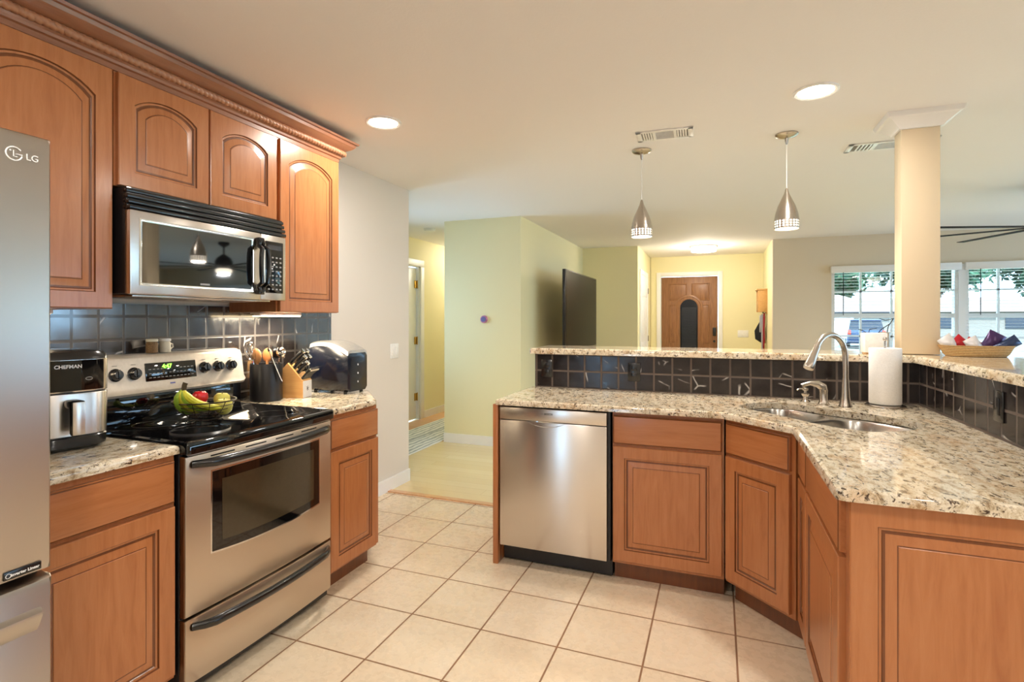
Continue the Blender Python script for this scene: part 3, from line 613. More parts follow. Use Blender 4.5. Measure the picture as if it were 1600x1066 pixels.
for x in (.130, .205, .535, .610, .684): MB().box(-.010, .010, -.0005, .0005, -.0008, .0008, mat=onpanel(x, 1.160, .0012) @ TL).build('knob_mark', 'print_black', bgd, smooth=False)
MB().box(-.012, .012, -.0006, .0006, -.003, .003, mat=onpanel(.372, 1.067, .0012) @ TL).build('badge', 'blue_disc', bgd)

# ------------------------------------------------------------------ microwave
mw = thing('microwave', 'stainless over-the-range microwave with black oval handle', 'microwave', (-2.03, 1.325, 1.445), R(90))
MB().box(.003, .760, .02, .385, .004, .40, .003).build('microwave_body', 'black_soft', mw)
MB().box(.0, .604, -.012, .02, .0, .315, .006).build('microwave_door', 'steel', mw)
MB().box(.605, .762, -.010, .02, .0, .315, .006).build('control_frame', 'steel', mw)
mdr = [o for o in mw.children if o.name.startswith('microwave_door')][0]
m = MB(); L = lambda i, y: [(.034+i, y, .034+i), (.560-i, y, .034+i), (.560-i, y, .286-i), (.034+i, y, .286-i)]
m.loft([L(0, -.0115), L(.0, -.015), L(.005, -.015), L(.011, -.0125)], cap0=False, cap1=False); m.build('window_bezel', 'chrome', mdr)
MB().box(.045, .549, -.0135, -.010, .045, .275).build('door_window', 'dark_mirror', mdr, smooth=False)
MB().box(.285, .330, -.0142, -.0130, .050, .058).build('logo', 'print_grey', mdr, smooth=False)
MB().tube([(.590+.022*cos(q), -.030-.022*(abs(sin(q))<.75)-.0, .158+.122*sin(q)) for q in [2*pi*k/36 for k in range(36)]], .0105, 10, loop=True).build('door_handle', 'black_plastic', mdr)
for z_ in (.024, .272): MB().box(.574, .606, -.034, -.010, z_, z_+.02, .004).build('handle_mount', 'black_plastic', mdr)
cf = [o for o in mw.children if o.name.startswith('control_frame')][0]
MB().box(.632, .742, -.0125, -.009, .035, .285, .003).build('control_panel', 'black_gloss', cf)
m = MB()
for i in range(4):
    for j in range(8): m.box(.645+i*.024, .657+i*.024, -.0133, -.012, .050+j*.022, .057+j*.022, .001)
m.build('panel_keys', 'print_grey', cf, smooth=False)
MB().box(.645, .73, -.0133, -.012, .245, .268).build('panel_display', 'navy_plastic', cf, smooth=False)
m = MB()
for i in range(4): m.box(.0, .764, -.012+.006*i, .03, .317+i*.021, .333+i*.021, .004)
m.box(.004, .758, .012, .03, .315, .40); m.build('vent_grille', 'black_plastic', mw)
MB().box(.05, .72, .05, .36, -.006, .004, .002).build('bottom_plate', 'steel', mw)

# ------------------------------------------------------------------ dishwasher
dw = thing('dishwasher', 'stainless steel dishwasher with recessed pocket handle', 'dishwasher', (-1.130, 2.752, 0))
MB().box(.003, .612, .0, .565, .10, .872).build('dishwasher_body', 'black_soft', dw, smooth=False)
MB().box(.003, .615, .045, .10, .012, .10).build('toe_panel', 'black_soft', dw, smooth=False)
dp = MB(); dp.box(.003, .597, -.022, -.001, .108, .800, .004); dp.build('front_panel', 'steel', dw)
tp = MB(); tp.box(.003, .597, -.024, -.001, .803, .872, .005); tp = tp.build('top_strip', 'steel', dw)
m = MB(); n = 16; top = [(.27+.11*(i/n*2-1), -.0245, .803) for i in range(n+1)]; bot = [(.27+.11*(i/n*2-1), -.0245, .803-.030*max(0, 1-(2*i/n-1)**2)**.8) for i in range(n+1)]; mid = [(x, -.014, (z+.803)/2) for x, _, z in bot]
m.loft([top, mid, bot], closed=False, cap0=False, cap1=False); m.build('pocket_handle', 'chrome', dw)
text('BOSCH', .014, 'print_black', tp, 'lettering', T(.285, -.0243, .845) @ FR, bold=.0003)
MB().tube([(.250+.004*cos(q), -.0243, .845+.004*sin(q)) for q in [2*pi*k/12 for k in range(13)]], .0007, 5).build('logo', 'print_black', tp)

# ------------------------------------------------------------------ sink, faucet and company
sk = thing('kitchen_sink', 'double bowl stainless undermount sink in the granite corner', 'sink', (SC[0], SC[1], 0))
rel = lambda pts, z: [(x-SC[0], y-SC[1], z) for x, y in pts]
bl = [superell(-.205, -.005, .160, .165), superell(.175, .0, .188, .200)]
m = MB(); polys = [[V((x, y, 0)) for x, y in offset_poly(cutw, -.014)]]+[[V((x, y, 0)) for x, y in b_] for b_ in bl]; flat = [q for pl in polys for q in pl]
vs = [m.b.verts.new((q.x-SC[0], q.y-SC[1], .882)) for q in flat]
for tri in tessellate_polygon(polys):
    try: m.b.faces.new([vs[i] for i in tri])
    except ValueError: pass
m.build('sink_rim', 'sink_steel', sk)
for (ce, cn, a_, b_), dep in (((-.205, -.005, .160, .165), .17), ((.175, 0, .188, .200), .21)):
    m = MB(); rr = []
    for k, z in ((1, .882), (.975, .872), (.95, .80), (.92, .882-dep+.03), (.86, .882-dep+.008), (.72, .882-dep), (.12, .882-dep-.004), (.11, .882-dep-.012)): rr.append(rel(superell(ce, cn, a_*k, b_*k), z))
    bo = m.loft(rr, cap0=False).build('sink_bowl', 'sink_steel', sk)
    cx, cy = sink_pt(ce, cn); MB().lathe([(.04, 0), (.038, .003), (.03, .001), (.0101, .002)], (cx-SC[0], cy-SC[1], .882-dep), 20).build('drain', 'chrome', bo)
CT = .9145
fa = thing('faucet', 'brushed nickel gooseneck faucet with pull-down spray head', 'faucet', (.597, 3.105, CT))
MB().lathe([(.030, 0), (.030, .004), (.026, .012), (.020, .05), (.017, .10), (.0155, .14)], seg=24).build('faucet_base', 'nickel', fa)
pts = [(0, 0, .10), (0, 0, .16), (0, 0, .22), (0, 0, .25)]; rc = .112
for k in range(1, 15): q = pi*k/14*.86; pts.append((-.7071*(rc-rc*cos(q)), -.7071*(rc-rc*cos(q)), .25+rc*sin(q)))
MB().tube(pts, .0142, 14).build('spout', 'nickel', fa)
p0 = V(pts[-1]); dr_ = (V(pts[-1])-V(pts[-2])).normalized()
MB().tube([p0-dr_*.01, p0, p0+dr_*.03, p0+dr_*.075, p0+dr_*.105, p0+dr_*.112], [.0145, .0165, .0175, .022, .025, .023], 18).build('spray_head', 'nickel', fa)
ha = bpy.data.objects.new('faucet_handle', None); C.objects.link(ha); ha.parent = fa; ha.location = (.508-.597, 3.150-3.105, 0)
MB().lathe([(.026, 0), (.026, .005), (.021, .012), (.020, .06), (.022, .075)], seg=20).build('handle_base', 'nickel', ha)
MB().tube([(.0, 0, .070), (-.004, 0, .090), (-.03, -.01, .105), (-.065, -.020, .108), (-.092, -.028, .100), (-.103, -.03, .094)], [.021, .022, .018, .011, .010, .013], 12).build('lever', 'nickel', ha)
so = thing('soap_dispenser', 'small brushed nickel soap dispenser pump beside the sink', 'soap dispenser', (.432, 3.205, CT))
MB().lathe([(.024, 0), (.024, .004), (.015, .012), (.013, .03), (.020, .04), (.020, .046), (.008, .05), (.008, .065)], seg=18).build('pump_base', 'nickel', so)
MB().lathe([(.014, 0), (.016, .004), (.015, .012), (.008, .016)], (0, 0, .062), 16).tube([(0, 0, .070), (-.03, -.02, .071), (-.042, -.028, .064)], .004, 8).build('pump_head', 'nickel', so)
pt = thing('paper_towel_holder', 'white paper towel roll on a steel holder in the counter corner', 'paper towels', (.785, 3.185, CT))
MB().lathe([(.088, 0), (.088, .006), (.082, .010), (.01, .012)], seg=32).cyl((0, 0, .008), (0, 0, .335), .006).ball((0, 0, .338), .011, 12).build('holder', 'nickel', pt)
MB().lathe([(.022, .014), (.068, .014), (.070, .018), (.070, .290), (.068, .294), (.022, .294), (.020, .28), (.020, .02)], seg=40, cap0=False, cap1=False).build('towel_roll', 'white_paper', pt)

# outlets and switches
def wallplate(label, loc, rz, mat='black_plastic', w_=.075, h=.115, kind='outlet', n=1):
    o = thing('outlet' if kind == 'outlet' else 'light_switch', label, kind, loc, rz)
    MB().box(-w_/2, w_/2, -.006, 0, -h/2, h/2, .003).build('cover_plate', mat, o)
    for i in range(n):
        cx = (i-(n-1)/2)*.046
        if kind == 'outlet': MB().box(cx-.017, cx+.017, -.009, -.005, .006, .040, .004).box(cx-.017, cx+.017, -.009, -.005, -.040, -.006, .004).build('socket', mat, o)
        else: MB().box(cx-.016, cx+.016, -.010, -.005, -.033, .033, .003).build('rocker', mat, o)
    return o
wallplate('black outlet at the left end of the bar tile', (-1.040, 3.3295, 1.035), 0)
wallplate('black outlet on the bar tile above the dishwasher side', (-.481, 3.3295, 1.03), 0)
wallplate('black switch on the tile of the right bar wall', (.9695, 2.487, 1.03), R(-90), kind='switch')
wallplate('white double light switch on the kitchen wall past the ice maker', (-2.4295, 3.66, 1.10), R(90), 'white_plastic', .115, .118, 'switch', 2)
wallplate('white triple light switch on the wall beside the entrance door', (.385, 9.5995, 1.12), 0, 'white_plastic', .165, .118, 'switch', 3)
dsc = thing('wall_ornament', 'small round pink and purple ornament on the yellow hall wall', 'ornament', (-2.345, 5.249, 1.357))
MB().lathe([(.038, 0), (.042, .006), (.040, .018), (.032, .024)], seg=24, mat=MX.Rotation(pi/2, 4, 'X')).build('disc', 'pink_disc', dsc)
MB().lathe([(.030, .022), (.028, .027), (.01, .029)], seg=20, mat=MX.Rotation(pi/2, 4, 'X')).build('disc_face', 'blue_disc', dsc)

# ------------------------------------------------------------------ ceiling fixtures
def recessed(x, y, label, e=26):
    o = thing('recessed_light', label, 'light', (x, y, H), group=None)
    MB().lathe([(.098, -.0002), (.098, -.006), (.090, -.010), (.078, -.006), (.076, -.0002)], seg=36, cap0=False, cap1=False).build('trim_ring', 'white_plastic', o)
    MB().lathe([(.0765, -.0002), (.0765, -.005), (.05, -.007), (.001, -.0075)], seg=30).build('light_lens', 'lamp_lens', o)
    light('downlight', 'AREA', (0, 0, -.012), e*.36, (1, .93, .84), (0, 0, 0), .14, None, o)
    return o
recessed(-1.721, 2.489, 'glowing recessed ceiling light near the wall cabinets'); recessed(.434, 2.89, 'glowing recessed ceiling light above the sink')
for x, y, lb in ((-1.0, .3, 'added recessed ceiling light behind the camera on the left'), (.9, .1, 'added recessed ceiling light behind the camera on the right'), (-.9, -1.7, 'added recessed ceiling light near the back wall'), (1.2, -1.8, 'added recessed ceiling light in front of the back window'), (3.2, .6, 'added recessed ceiling light over the dining side')): recessed(x, y, lb, 30)  # unseen downlights added for extra light
def pendant(x, y, label):
    o = thing('pendant_light', label, 'pendant lamp', (x, y, H), group=None)
    MB().lathe([(.062, 0), (.062, -.006), (.055, -.014), (.035, -.020), (.012, -.026), (.008, -.050), (.004, -.062)], seg=30).build('canopy', 'nickel', o)
    MB().cyl((0, 0, -.055), (0, 0, -.330), .0022, 8).build('cord', 'white_plastic', o)
    zb = -.557
    MB().lathe([(.004, -.318), (.008, -.326), (.014, -.350), (.030, -.385), (.048, -.425), (.060, -.465), (.066, -.500), (.067, zb+.052)], seg=36, cap1=False).build('lamp_shade', 'nickel', o)
    bd = MB(); NC = 44; rows = [zb+.052, zb+.046, zb+.038, zb+.032, zb+.024, zb+.018, zb+.010, zb+.0]
    vv = [[bd.b.verts.new(((.067+.0*j)*cos(2*pi*k/NC), .067*sin(2*pi*k/NC), z)) for k in range(NC)] for j, z in enumerate(rows)]
    for j in range(len(rows)-1):
        for k in range(NC):
            if j % 2 == 1 and j < 7 and k % 2 == 0: continue
            bd.b.faces.new((vv[j][k], vv[j][(k+1) % NC], vv[j+1][(k+1) % NC], vv[j+1][k]))
    bd.build('perforated_band', 'nickel', o)
    MB().lathe([(.030, zb+.10), (.058, zb+.07), (.061, zb+.05), (.061, zb+.004), (.05, zb+.001), (.001, zb)], seg=30).build('diffuser', 'lamp_soft', o)
    light('bulb_light', 'AREA', (0, 0, zb-.004), 4, (1, .88, .72), (0, 0, 0), .11, None, o)
pendant(-.458, 3.50, 'brushed nickel pendant lamp over the middle of the bar'); pendant(.375, 3.50, 'brushed nickel pendant lamp over the bar nearer the column')
def vent(label, x, y, w_, d, rz=0):
    o = thing('ceiling_vent', label, 'vent', (x, y, H), rz)
    m = MB(); m.box(-w_/2, w_/2, -d/2, -d/2+.022, -.008, 0, .002).box(-w_/2, w_/2, d/2-.022, d/2, -.008, 0, .002).box(-w_/2, -w_/2+.03, -d/2, d/2, -.008, 0, .002).box(w_/2-.03, w_/2, -d/2, d/2, -.008, 0, .002)
    m.box(-w_*.21, -w_*.16, -d/2, d/2, -.007, 0).box(w_*.16, w_*.21, -d/2, d/2, -.007, 0); m.build('vent_frame', 'white_plastic', o)
    MB().box(-w_/2+.01, w_/2-.01, -d/2+.01, d/2-.01, -.002, -.0003).build('vent_opening', 'vent_dark', o, smooth=False)
    m = MB()
    for s_ in (-1, 1):
        for k in range(4): xx = s_*(w_*.235+k*w_*.045); m.box(xx-.0045, xx+.0045, -d/2+.022, d/2-.022, -.007, -.001, mat=None)
    for k in range(9): yy = -d/2+.028+k*(d-.056)/8; m.box(-w_*.16, w_*.16, yy-.0015, yy+.0015, -.006, -.001)
    m.build('vent_louvers', 'white_plastic', o, smooth=False); return o
vent('white ceiling vent between the recessed light and the pendants', -.292, 3.24, .32, .17, R(2)); vent('long white ceiling vent partly behind the column', .995, 3.93, .47, .17)
fl = thing('flush_ceiling_light', 'round flush ceiling light glowing in the entrance foyer', 'light', (-.2, 8.35, H))
MB().lathe([(.20, 0), (.20, -.012), (.19, -.02)], seg=36).build('light_pan', 'nickel', fl); MB().lathe([(.175, -.018), (.178, -.05), (.172, -.082), (.14, -.088), (.001, -.09)], seg=36).build('light_diffuser', 'lamp_lens', fl)
light('bulb_light', 'POINT', (0, 0, -.22), 14, (1, .90, .76), size=.15, parent=fl)
sd = thing('smoke_detector', 'round white smoke detector on the hallway ceiling', 'smoke detector', (-3.22, 5.6, H)); MB().lathe([(.07, 0), (.07, -.012), (.06, -.03), (.03, -.036)], seg=28).build('detector_body', 'white_plastic', sd)
# hall lamp added out of view to brighten the raised hall
hl = thing('flush_ceiling_light', 'added unseen flush ceiling light above the raised hallway', 'light', (-3.3, 7.4, H)); MB().lathe([(.14, 0), (.14, -.05), (.10, -.07)], seg=28).build('light_diffuser', 'lamp_lens', hl); light('bulb_light', 'POINT', (0, 0, -.18), 7, (1, .95, .86), size=.12, parent=hl)
hl = thing('flush_ceiling_light', 'flush ceiling light at the near end of the hallway passage', 'light', (-2.2, 4.4, H)); 
MB().lathe([(.12, 0), (.12, -.02), (.08, -.03)], seg=28).build('light_diffuser', 'white_plastic', hl)
bpy.data.objects.remove(hl.children[0]); bpy.data.objects.remove(hl)

# ceiling fan
fn = thing('ceiling_fan', 'ceiling fan with thin dark blades and white light over the living room', 'ceiling fan', (2.46, 5.55, 0))
MB().lathe([(.07, H), (.07, H-.03), (.03, H-.06), (.014, H-.07)], seg=24).cyl((0, 0, H-.06), (0, 0, 2.24), .013).build('downrod', 'dark_metal', fn)
MB().lathe([(.03, 2.27), (.09, 2.22), (.115, 2.17), (.115, 2.12), (.085, 2.085), (.06, 2.07)], seg=32).build('motor_housing', 'dark_metal', fn)
for k in range(8):
    a_ = R(18)+k*pi/4; m = MB(); c, s = cos(a_), sin(a_)
    rings = [[(x, w__, 2.135+t_*1), (x, w__*1, 2.135+t_+.0)] for x, w__, t_ in ()]
    m.box(.09, .88, -.035, .035, 2.098, 2.104, .002, mat=MX.Rotation(a_, 4, 'Z')); m.build('blade', 'cloth_black', fn)
MB().lathe([(.055, 2.075), (.10, 2.06), (.105, 2.03), (.08, 2.00), (.001, 1.99)], seg=32).build('light_globe', 'lamp_soft', fn)
light('bulb_light', 'AREA', (0, 0, 1.985), 16, (.95, .97, 1), (0, 0, 0), .14, None, fn)

# ------------------------------------------------------------------ television
tv = thing('television', 'large black flat television standing in front of the yellow wall', 'television', (-1.57, 6.50, .99), R(90))
MB().box(-.80, .80, 0, .035, 0, .925, .004).box(-.45, .45, .035, .06, .15, .65, .01).build('tv_casing', 'black_plastic', tv)
MB().box(-.787, .787, -.003, .001, .022, .912).build('tv_screen', 'tv_glass', tv, smooth=False)
for x in (-.55, .55): MB().box(x-.015, x+.015, -.09, .12, -.089, -.075, .003).box(x-.012, x+.012, .005, .03, -.08, .02, .003).build('tv_foot', 'dark_metal', tv)
ms = thing('media_console', 'dark wooden media console under the television', 'console', (-1.67, 6.75, 0), R(90))
MB().box(-.80, .80, -.22, .22, .06, .90, .005).build('console_body', 'glaze', ms)
for x in (-.79, .0): MB().box(x+.005, x+.785, -.235, -.221, .08, .88, .004).build('console_door', 'glaze', ms)
for x in (-.75, .75):
    for y in (-.18, .18): MB().box(x-.03, x+.03, y-.03, y+.03, 0, .061).build('leg', 'glaze', ms)

# ------------------------------------------------------------------ foyer key shelf and hanging things
ks = thing('key_shelf', 'small wooden shelf box on the right foyer wall', 'shelf', (.69, 9.0, 1.44), R(-90))
m = MB(); m.box(-.17, .17, -.012, 0, 0, .38, .002).box(-.17, -.155, -.13, -.012, .03, .36, .002).box(.155, .17, -.13, -.012, .03, .36, .002).box(-.18, .18, -.145, 0, .36, .378, .002).box(-.155, .155, -.11, -.012, .05, .065, .002).box(-.155, .155, -.125, -.112, .05, .20, .002); m.build('shelf_box', 'block_wood', ks)
for x in (-.12, -.04, .04, .12): MB().tube([(x, -.012, .02), (x, -.045, .012), (x, -.05, .03)], .004, 6).build('hook', 'dark_metal', ks)
hb = MB(); hb.loft([[(x0+cx, y0, z) for x0, y0 in ((-w1, 0), (-w1*.6, -d), (w1*.6, -d), (w1, 0))] for z, w1, d, cx in ((.0, .06, .05, 0), (.05, .13, .12, .02), (.18, .10, .13, .01), (.32, .05, .06, 0), (.42, .015, .02, 0))])
o = hb.build('hanging_bag', 'cloth_black', None, loc=(.663, 9.14, 1.00), rz=R(-90)); tag(o, 'black bag hanging from the foyer shelf hook', 'bag')
hb = MB(); hb.box(-.03, .03, -.025, 0, 0, .58, .01).box(-.02, .02, -.05, -.025, .30, .56, .008); o = hb.build('hanging_towel', 'cloth_grey', None, loc=(.640, 8.96, .86), rz=R(-90)); tag(o, 'grey cloth strip hanging from the middle foyer hook', 'cloth')
hb = MB(); hb.tube([(0, -.02, .55), (-.02, -.025, .3), (-.03, -.025, .12), (-.01, -.025, .02), (.03, -.03, .05), (.045, -.025, .2), (.01, -.025, .5)], .012, 8); hb.tube([(.02, -.02, .5), (.05, -.03, .3), (.03, -.02, .1)], .014, 8)
o = hb.build('hanging_leash', 'cloth_red', None, loc=(.668, 8.87, .90), rz=R(-90)); tag(o, 'dark red leash hanging at the near end of the foyer shelf', 'leash')

# ------------------------------------------------------------------ things on the left counters
af = thing('air_fryer', 'black and stainless air fryer with pull-out basket beside the stove', 'air fryer', (-2.125, 1.150, .9145), R(78)); af.scale = (.95, .95, .96)
sq = lambda a, b, z, n=32, p=.5: [(a*math.copysign(abs(cos(2*pi*k/n))**p, cos(2*pi*k/n)), b*math.copysign(abs(sin(2*pi*k/n))**p, sin(2*pi*k/n)), z) for k in range(n)]
MB().loft([sq(.115, .125, .004), sq(.126, .136, .012), sq(.128, .138, .045), sq(.124, .134, .05)]).build('base', 'black_plastic', af)
MB().loft([sq(.125, .135, .05), sq(.128, .138, .053), sq(.130, .140, .195), sq(.129, .139, .198)]).build('basket_front', 'steel', af)
MB().loft([sq(.124, .134, .198), sq(.124, .134, .203)]).build('seam', 'black_matte', af)
MB().loft([sq(.128, .138, .203), sq(.130, .140, .206), sq(.130, .140, .315)], cap1=False).build('upper_shell', 'steel', af)
MB().loft([sq(.130, .140, .315), sq(.128, .138, .328), sq(.118, .128, .342), sq(.08, .09, .348)]).build('lid', 'black_plastic', af)
m = MB(); fr = []
for k in range(9):
    q = -1+2*k/8; x = .098*q; y = -.140*(1-abs(x/.130)**4)**.25-.002; fr.append([(x, y, .208), (x, y-.001, .314), (x, y+.004, .314), (x, y+.004, .208)])
m.loft(fr); m.build('touch_panel', 'black_gloss', af)
h_ = MB().box(-.022, .022, -.205, -.135, .150, .180, .010).box(-.022, .022, -.205, -.180, .060, .180, .012); h_.build('basket_handle', 'black_plastic', af)
MB().box(-.018, .018, -.208, -.203, .064, .176, .003).build('handle_plate', 'steel', af)
text('CHEFMAN', .017, 'print_white', af, 'lettering', T(-.01, -.1425, .292) @ FR, bold=.0004)
MB().tube([(.05+.010*cos(q), -.142, .248+.005*sin(q)) for q in [2*pi*k/16 for k in range(17)]], .0007, 5).build('touch_icon', 'print_white', af)
# jars on the control panel
def jar(x, label, body, lid, mug=False):
    j = thing('spice_jar', label, 'jar', (-2.345, x, 1.2035))
    MB().lathe([(.021, 0), (.023, .003), (.0235, .040), (.020, .048), (.018, .050)], seg=22).build('jar_body', body, j)
    MB().lathe([(.0225, .050), (.0235, .051), (.0235, .060), (.021, .062)], seg=22).build('lid', lid, j)
    if mug: MB().tube([(.0, .022, .040), (.0, .036, .036), (.0, .038, .022), (.0, .024, .012)], .003, 6).build('handle', body, j)
jar(1.635, 'glass jar of brown spice on top of the stove panel', 'spice', 'cream'); jar(1.695, 'cream mug-shaped jar with handle on top of the stove panel', 'cream', 'white_plastic', True)
# fruit basket
fb = thing('fruit_basket', 'round black wire fruit basket on the cooktop', 'basket', (-2.06, 1.665, .925))
m = MB(); ring = lambda r_, z, rr_=.0018: m.tube([(r_*cos(k*pi/20), r_*sin(k*pi/20), z) for k in range(40)], rr_, 6, loop=True)
for r_, z in ((.070, .004), (.060, .014), (.088, .030), (.102, .046), (.112, .062)): ring(r_, z)
ring(.122, .080, .003)
for k in range(12): a_ = k*pi/6; m.tube([(r_*cos(a_), r_*sin(a_), z) for r_, z in ((.03, .010), (.060, .014), (.088, .030), (.102, .046), (.112, .062), (.122, .080))], .0016, 6)
m.build('wire_bowl', 'wire_metal', fb)
bn = thing('banana_bunch', 'bunch of green-yellow bananas in the wire fruit basket', 'bananas', (-2.045, 1.615, .945))
for k in range(4):
    b3 = [V((0, -.058, .120)), V((.012*k-.02, -.088+.006*k, .085)), V((.024*k-.03, -.060+.016*k, .018+.006*k)), V((.030*k-.025, .012+.022*k, .018+.003*k))]
    pts = []; rs = []
    for i in range(12):
        q = i/11; pts.append(b3[0]*(1-q)**3+b3[1]*3*q*(1-q)**2+b3[2]*3*q*q*(1-q)+b3[3]*q**3); rs.append(.0165*min(1, .30+q*2.8)*min(1, .3+(1-q)*4))
    MB().tube(pts, rs, 10).build('banana', 'banana' if k % 2 else 'banana_green', bn)
MB().tube([(0, -.058, .112), (.002, -.055, .138), (.004, -.052, .146)], [.010, .009, .010], 8).build('stem', 'stem_brown', bn)
def apple(name, label, mat, loc, r_, cat='apple'):
    o = thing(name, label, cat, loc); MB().lathe([(r_*.2, .004), (r_*.5, 0), (r_*.85, r_*.35), (r_, r_*.95), (r_*.92, r_*1.4), (r_*.6, r_*1.72), (r_*.2, r_*1.68), (r_*.04, r_*1.55)], seg=24).build('fruit', mat, o)
    MB().tube([(0, 0, r_*1.5), (.003, 0, r_*1.9)], .0018, 6).build('stem', 'stem_brown', o)
apple('apple', 'red apple behind the bananas in the fruit basket', 'apple_red', (-2.095, 1.672, .985), .032)
apple('mango', 'yellow-green fruit at the right of the fruit basket', 'apple_yellow', (-2.065, 1.755, .964), .034, 'fruit'); apple('mango', 'yellow fruit at the front of the fruit basket', 'apple_yellow', (-1.995, 1.705, .944), .036, 'fruit')
# utensil crock
ck = thing('utensil_crock', 'tall black cylindrical crock full of cooking utensils', 'utensil holder', (-2.29, 2.225, .9145))
MB().lathe([(.078, 0), (.082, .004), (.082, .196), (.080, .200), (.076, .198), (.076, .010), (.01, .009)], seg=36, cap0=True).build('crock_body', 'black_soft', ck)
def utensil(name, label, cat, base, tip, parts):
    o = thing(name, label, cat, (-2.29, 2.225, .9145+.012)); b, t_ = V(base), V(tip); d = (t_-b).normalized(); rot = V((0, 0, 1)).rotation_difference(d).to_matrix().to_4x4()
    mt = MX.Translation(b) @ rot
    for nm, fn_, ma in parts:
        mm = MB(); fn_(mm, mt, (t_-b).length); mm.build(nm, ma, o)
rod = lambda r0, k=1.0: (lambda mm, mt, L: mm.tube([(0, 0, 0), (0, 0, L*k)], r0, 10, mat=mt))
def spoonhead(w_, h, th=.006): return lambda mm, mt, L: mm.ball((0, 0, L+h*.4), 1, 18, sc=(w_, th, h*.6), mat=mt)
utensil('wooden_spoon', 'broad wooden spoon standing in the black crock', 'spoon', (-.02, -.03, 0), (-.03, -.035, .200), [('handle', rod(.007), 'spoon_wood'), ('bowl', spoonhead(.034, .07, .010), 'spoon_wood')])
utensil('wooden_spatula', 'round wooden spatula standing in the black crock', 'spatula', (.0, .0, 0), (-.005, .012, .205), [('handle', rod(.007), 'spoon_wood'), ('blade', spoonhead(.036, .065, .008), 'spoon_wood')])
utensil('ladle', 'steel ladle in the right side of the black crock', 'ladle', (.0, .03, 0), (.045, .050, .225), [('handle', rod(.004), 'chrome'), ('bowl', spoonhead(.034, .05, .022), 'chrome')])
utensil('slotted_spoon', 'steel serving spoon leaning right in the black crock', 'spoon', (-.01, .04, 0), (-.03, .095, .225), [('handle', rod(.004), 'chrome'), ('bowl', spoonhead(.026, .05, .008), 'chrome')])
def whisk(mm, mt, L):
    for k in range(6):
        a_ = pi*k/6; pts = []
        for i in range(17):
            q = pi*i/16; rr_ = .030*sin(q); pts.append((rr_*cos(a_)*(1 if 1 else 0)*(1), rr_*sin(a_), L+.045-.05*cos(q*1.0)))
        mm.tube(pts, .0011, 5, mat=mt)
        mm.tube([(-x, -y, z) for x, y, z in pts], .0011, 5, mat=mt)
utensil('whisk', 'steel wire whisk at the left of the black crock', 'whisk', (-.02, -.02, 0), (-.045, -.050, .210), [('handle', rod(.006), 'chrome'), ('wire_loops', whisk, 'chrome')])
utensil('spatula', 'black plastic spatula standing in the black crock', 'spatula', (.02, .0, 0), (.015, .045, .215), [('handle', rod(.005), 'black_plastic'), ('blade', lambda mm, mt, L: mm.box(-.004, .004, -.026, .026, L, L+.06, .003, mat=mt), 'black_plastic')])
tg = thing('kitchen_tongs', 'steel scraper hanging over the front of the black crock', 'utensil', (-2.29, 2.225, .9145))
MB().tube([(.072, -.050, .270), (.082, -.034, .215), (.098, -.006, .13), (.104, .004, .105)], [.004, .007, .009, .009], 10, sq=.6).build('handle', 'steel', tg)
MB().tube([(.068, -.056, .285), (.072, -.050, .268)], [.004, .006], 8).build('tip', 'black_plastic', tg)
# knife block
kb = thing('knife_block', 'light wooden knife block with white front face on the right counter', 'knife block', (-2.235, 2.375, .9145), R(14))
m = MB(); side = [(-.095, 0), (.075, 0), (.075, .095), (-.005, .165), (-.035, .195), (-.095, .130)]
side = [(-.10, 0), (.075, 0), (.075, .095), (-.015, .195), (-.10, .105)]
m.loft([[(x, -.048, z) for x, z in side], [(x, .048, z) for x, z in side]]); m.build('block_body', 'block_wood', kb, smooth=False)
MB().box(.075, .0765, -.047, .047, .001, .094).build('front_face', 'white_paper', kb, smooth=False)
m = MB()
for k in range(3): a_ = k*pi/3+.3; m.box(-.0007, .0007, -.014, .014, -.0008, .0008, mat=T(.0772, 0, .05) @ MX.Rotation(a_, 4, 'X'))
m.build('star_mark', 'print_black', kb, smooth=False)
def knife(lx, ly, L, rr_, label, group=None):
    """handle sticking out of the slanted face"""
    o = thing('kitchen_knife', label, 'knife', (-2.235, 2.375, .9145), R(14), group)
    z0 = .095+(.075-lx)*(.100/.090); d = V((.72, 0, .69)); p = V((lx, ly, z0)); q = p+d*L
    MB().tube([p-d*.002, p+d*.012, p+d*L*.5+V((-.002, 0, .002)), q], [rr_*.9, rr_, rr_*.85, rr_*1.1], 10, sq=1.5).build('handle', 'black_plastic', o)
    MB().tube([q, q+d*.010], [rr_*1.25, rr_*1.15], 10, sq=1.5).build('pommel', 'chrome', o); return o
for i in range(3):
    for j in range(2):
        if i == 2 and j == 1: continue
        knife(.000+i*.022-.01, -.028+j*.048, .100-.012*i, .0085, ['black-handled knife in the top row of the block', 'black-handled knife in the middle row of the block', 'black-handled knife in the lower row of the block'][i], 'large knives in the block')
for j in range(6): knife(.064, -.038+j*.0152, .070, .0055, 'slim black steak knife in the lowest row of the block', 'steak knives in the block')
sc_ = thing('kitchen_shears', 'kitchen shears with looped handles in the knife block', 'scissors', (-2.235, 2.375, .9145), R(14))
m = MB()
for s_ in (-1, 1): m.tube([(.02+.022*cos(q)+.03, s_*.012+.016*0, .20+.022*sin(q)-.03) for q in [2*pi*k/16 for k in range(16)]], .004, 6, loop=True)
m.build('handles', 'black_plastic', sc_)
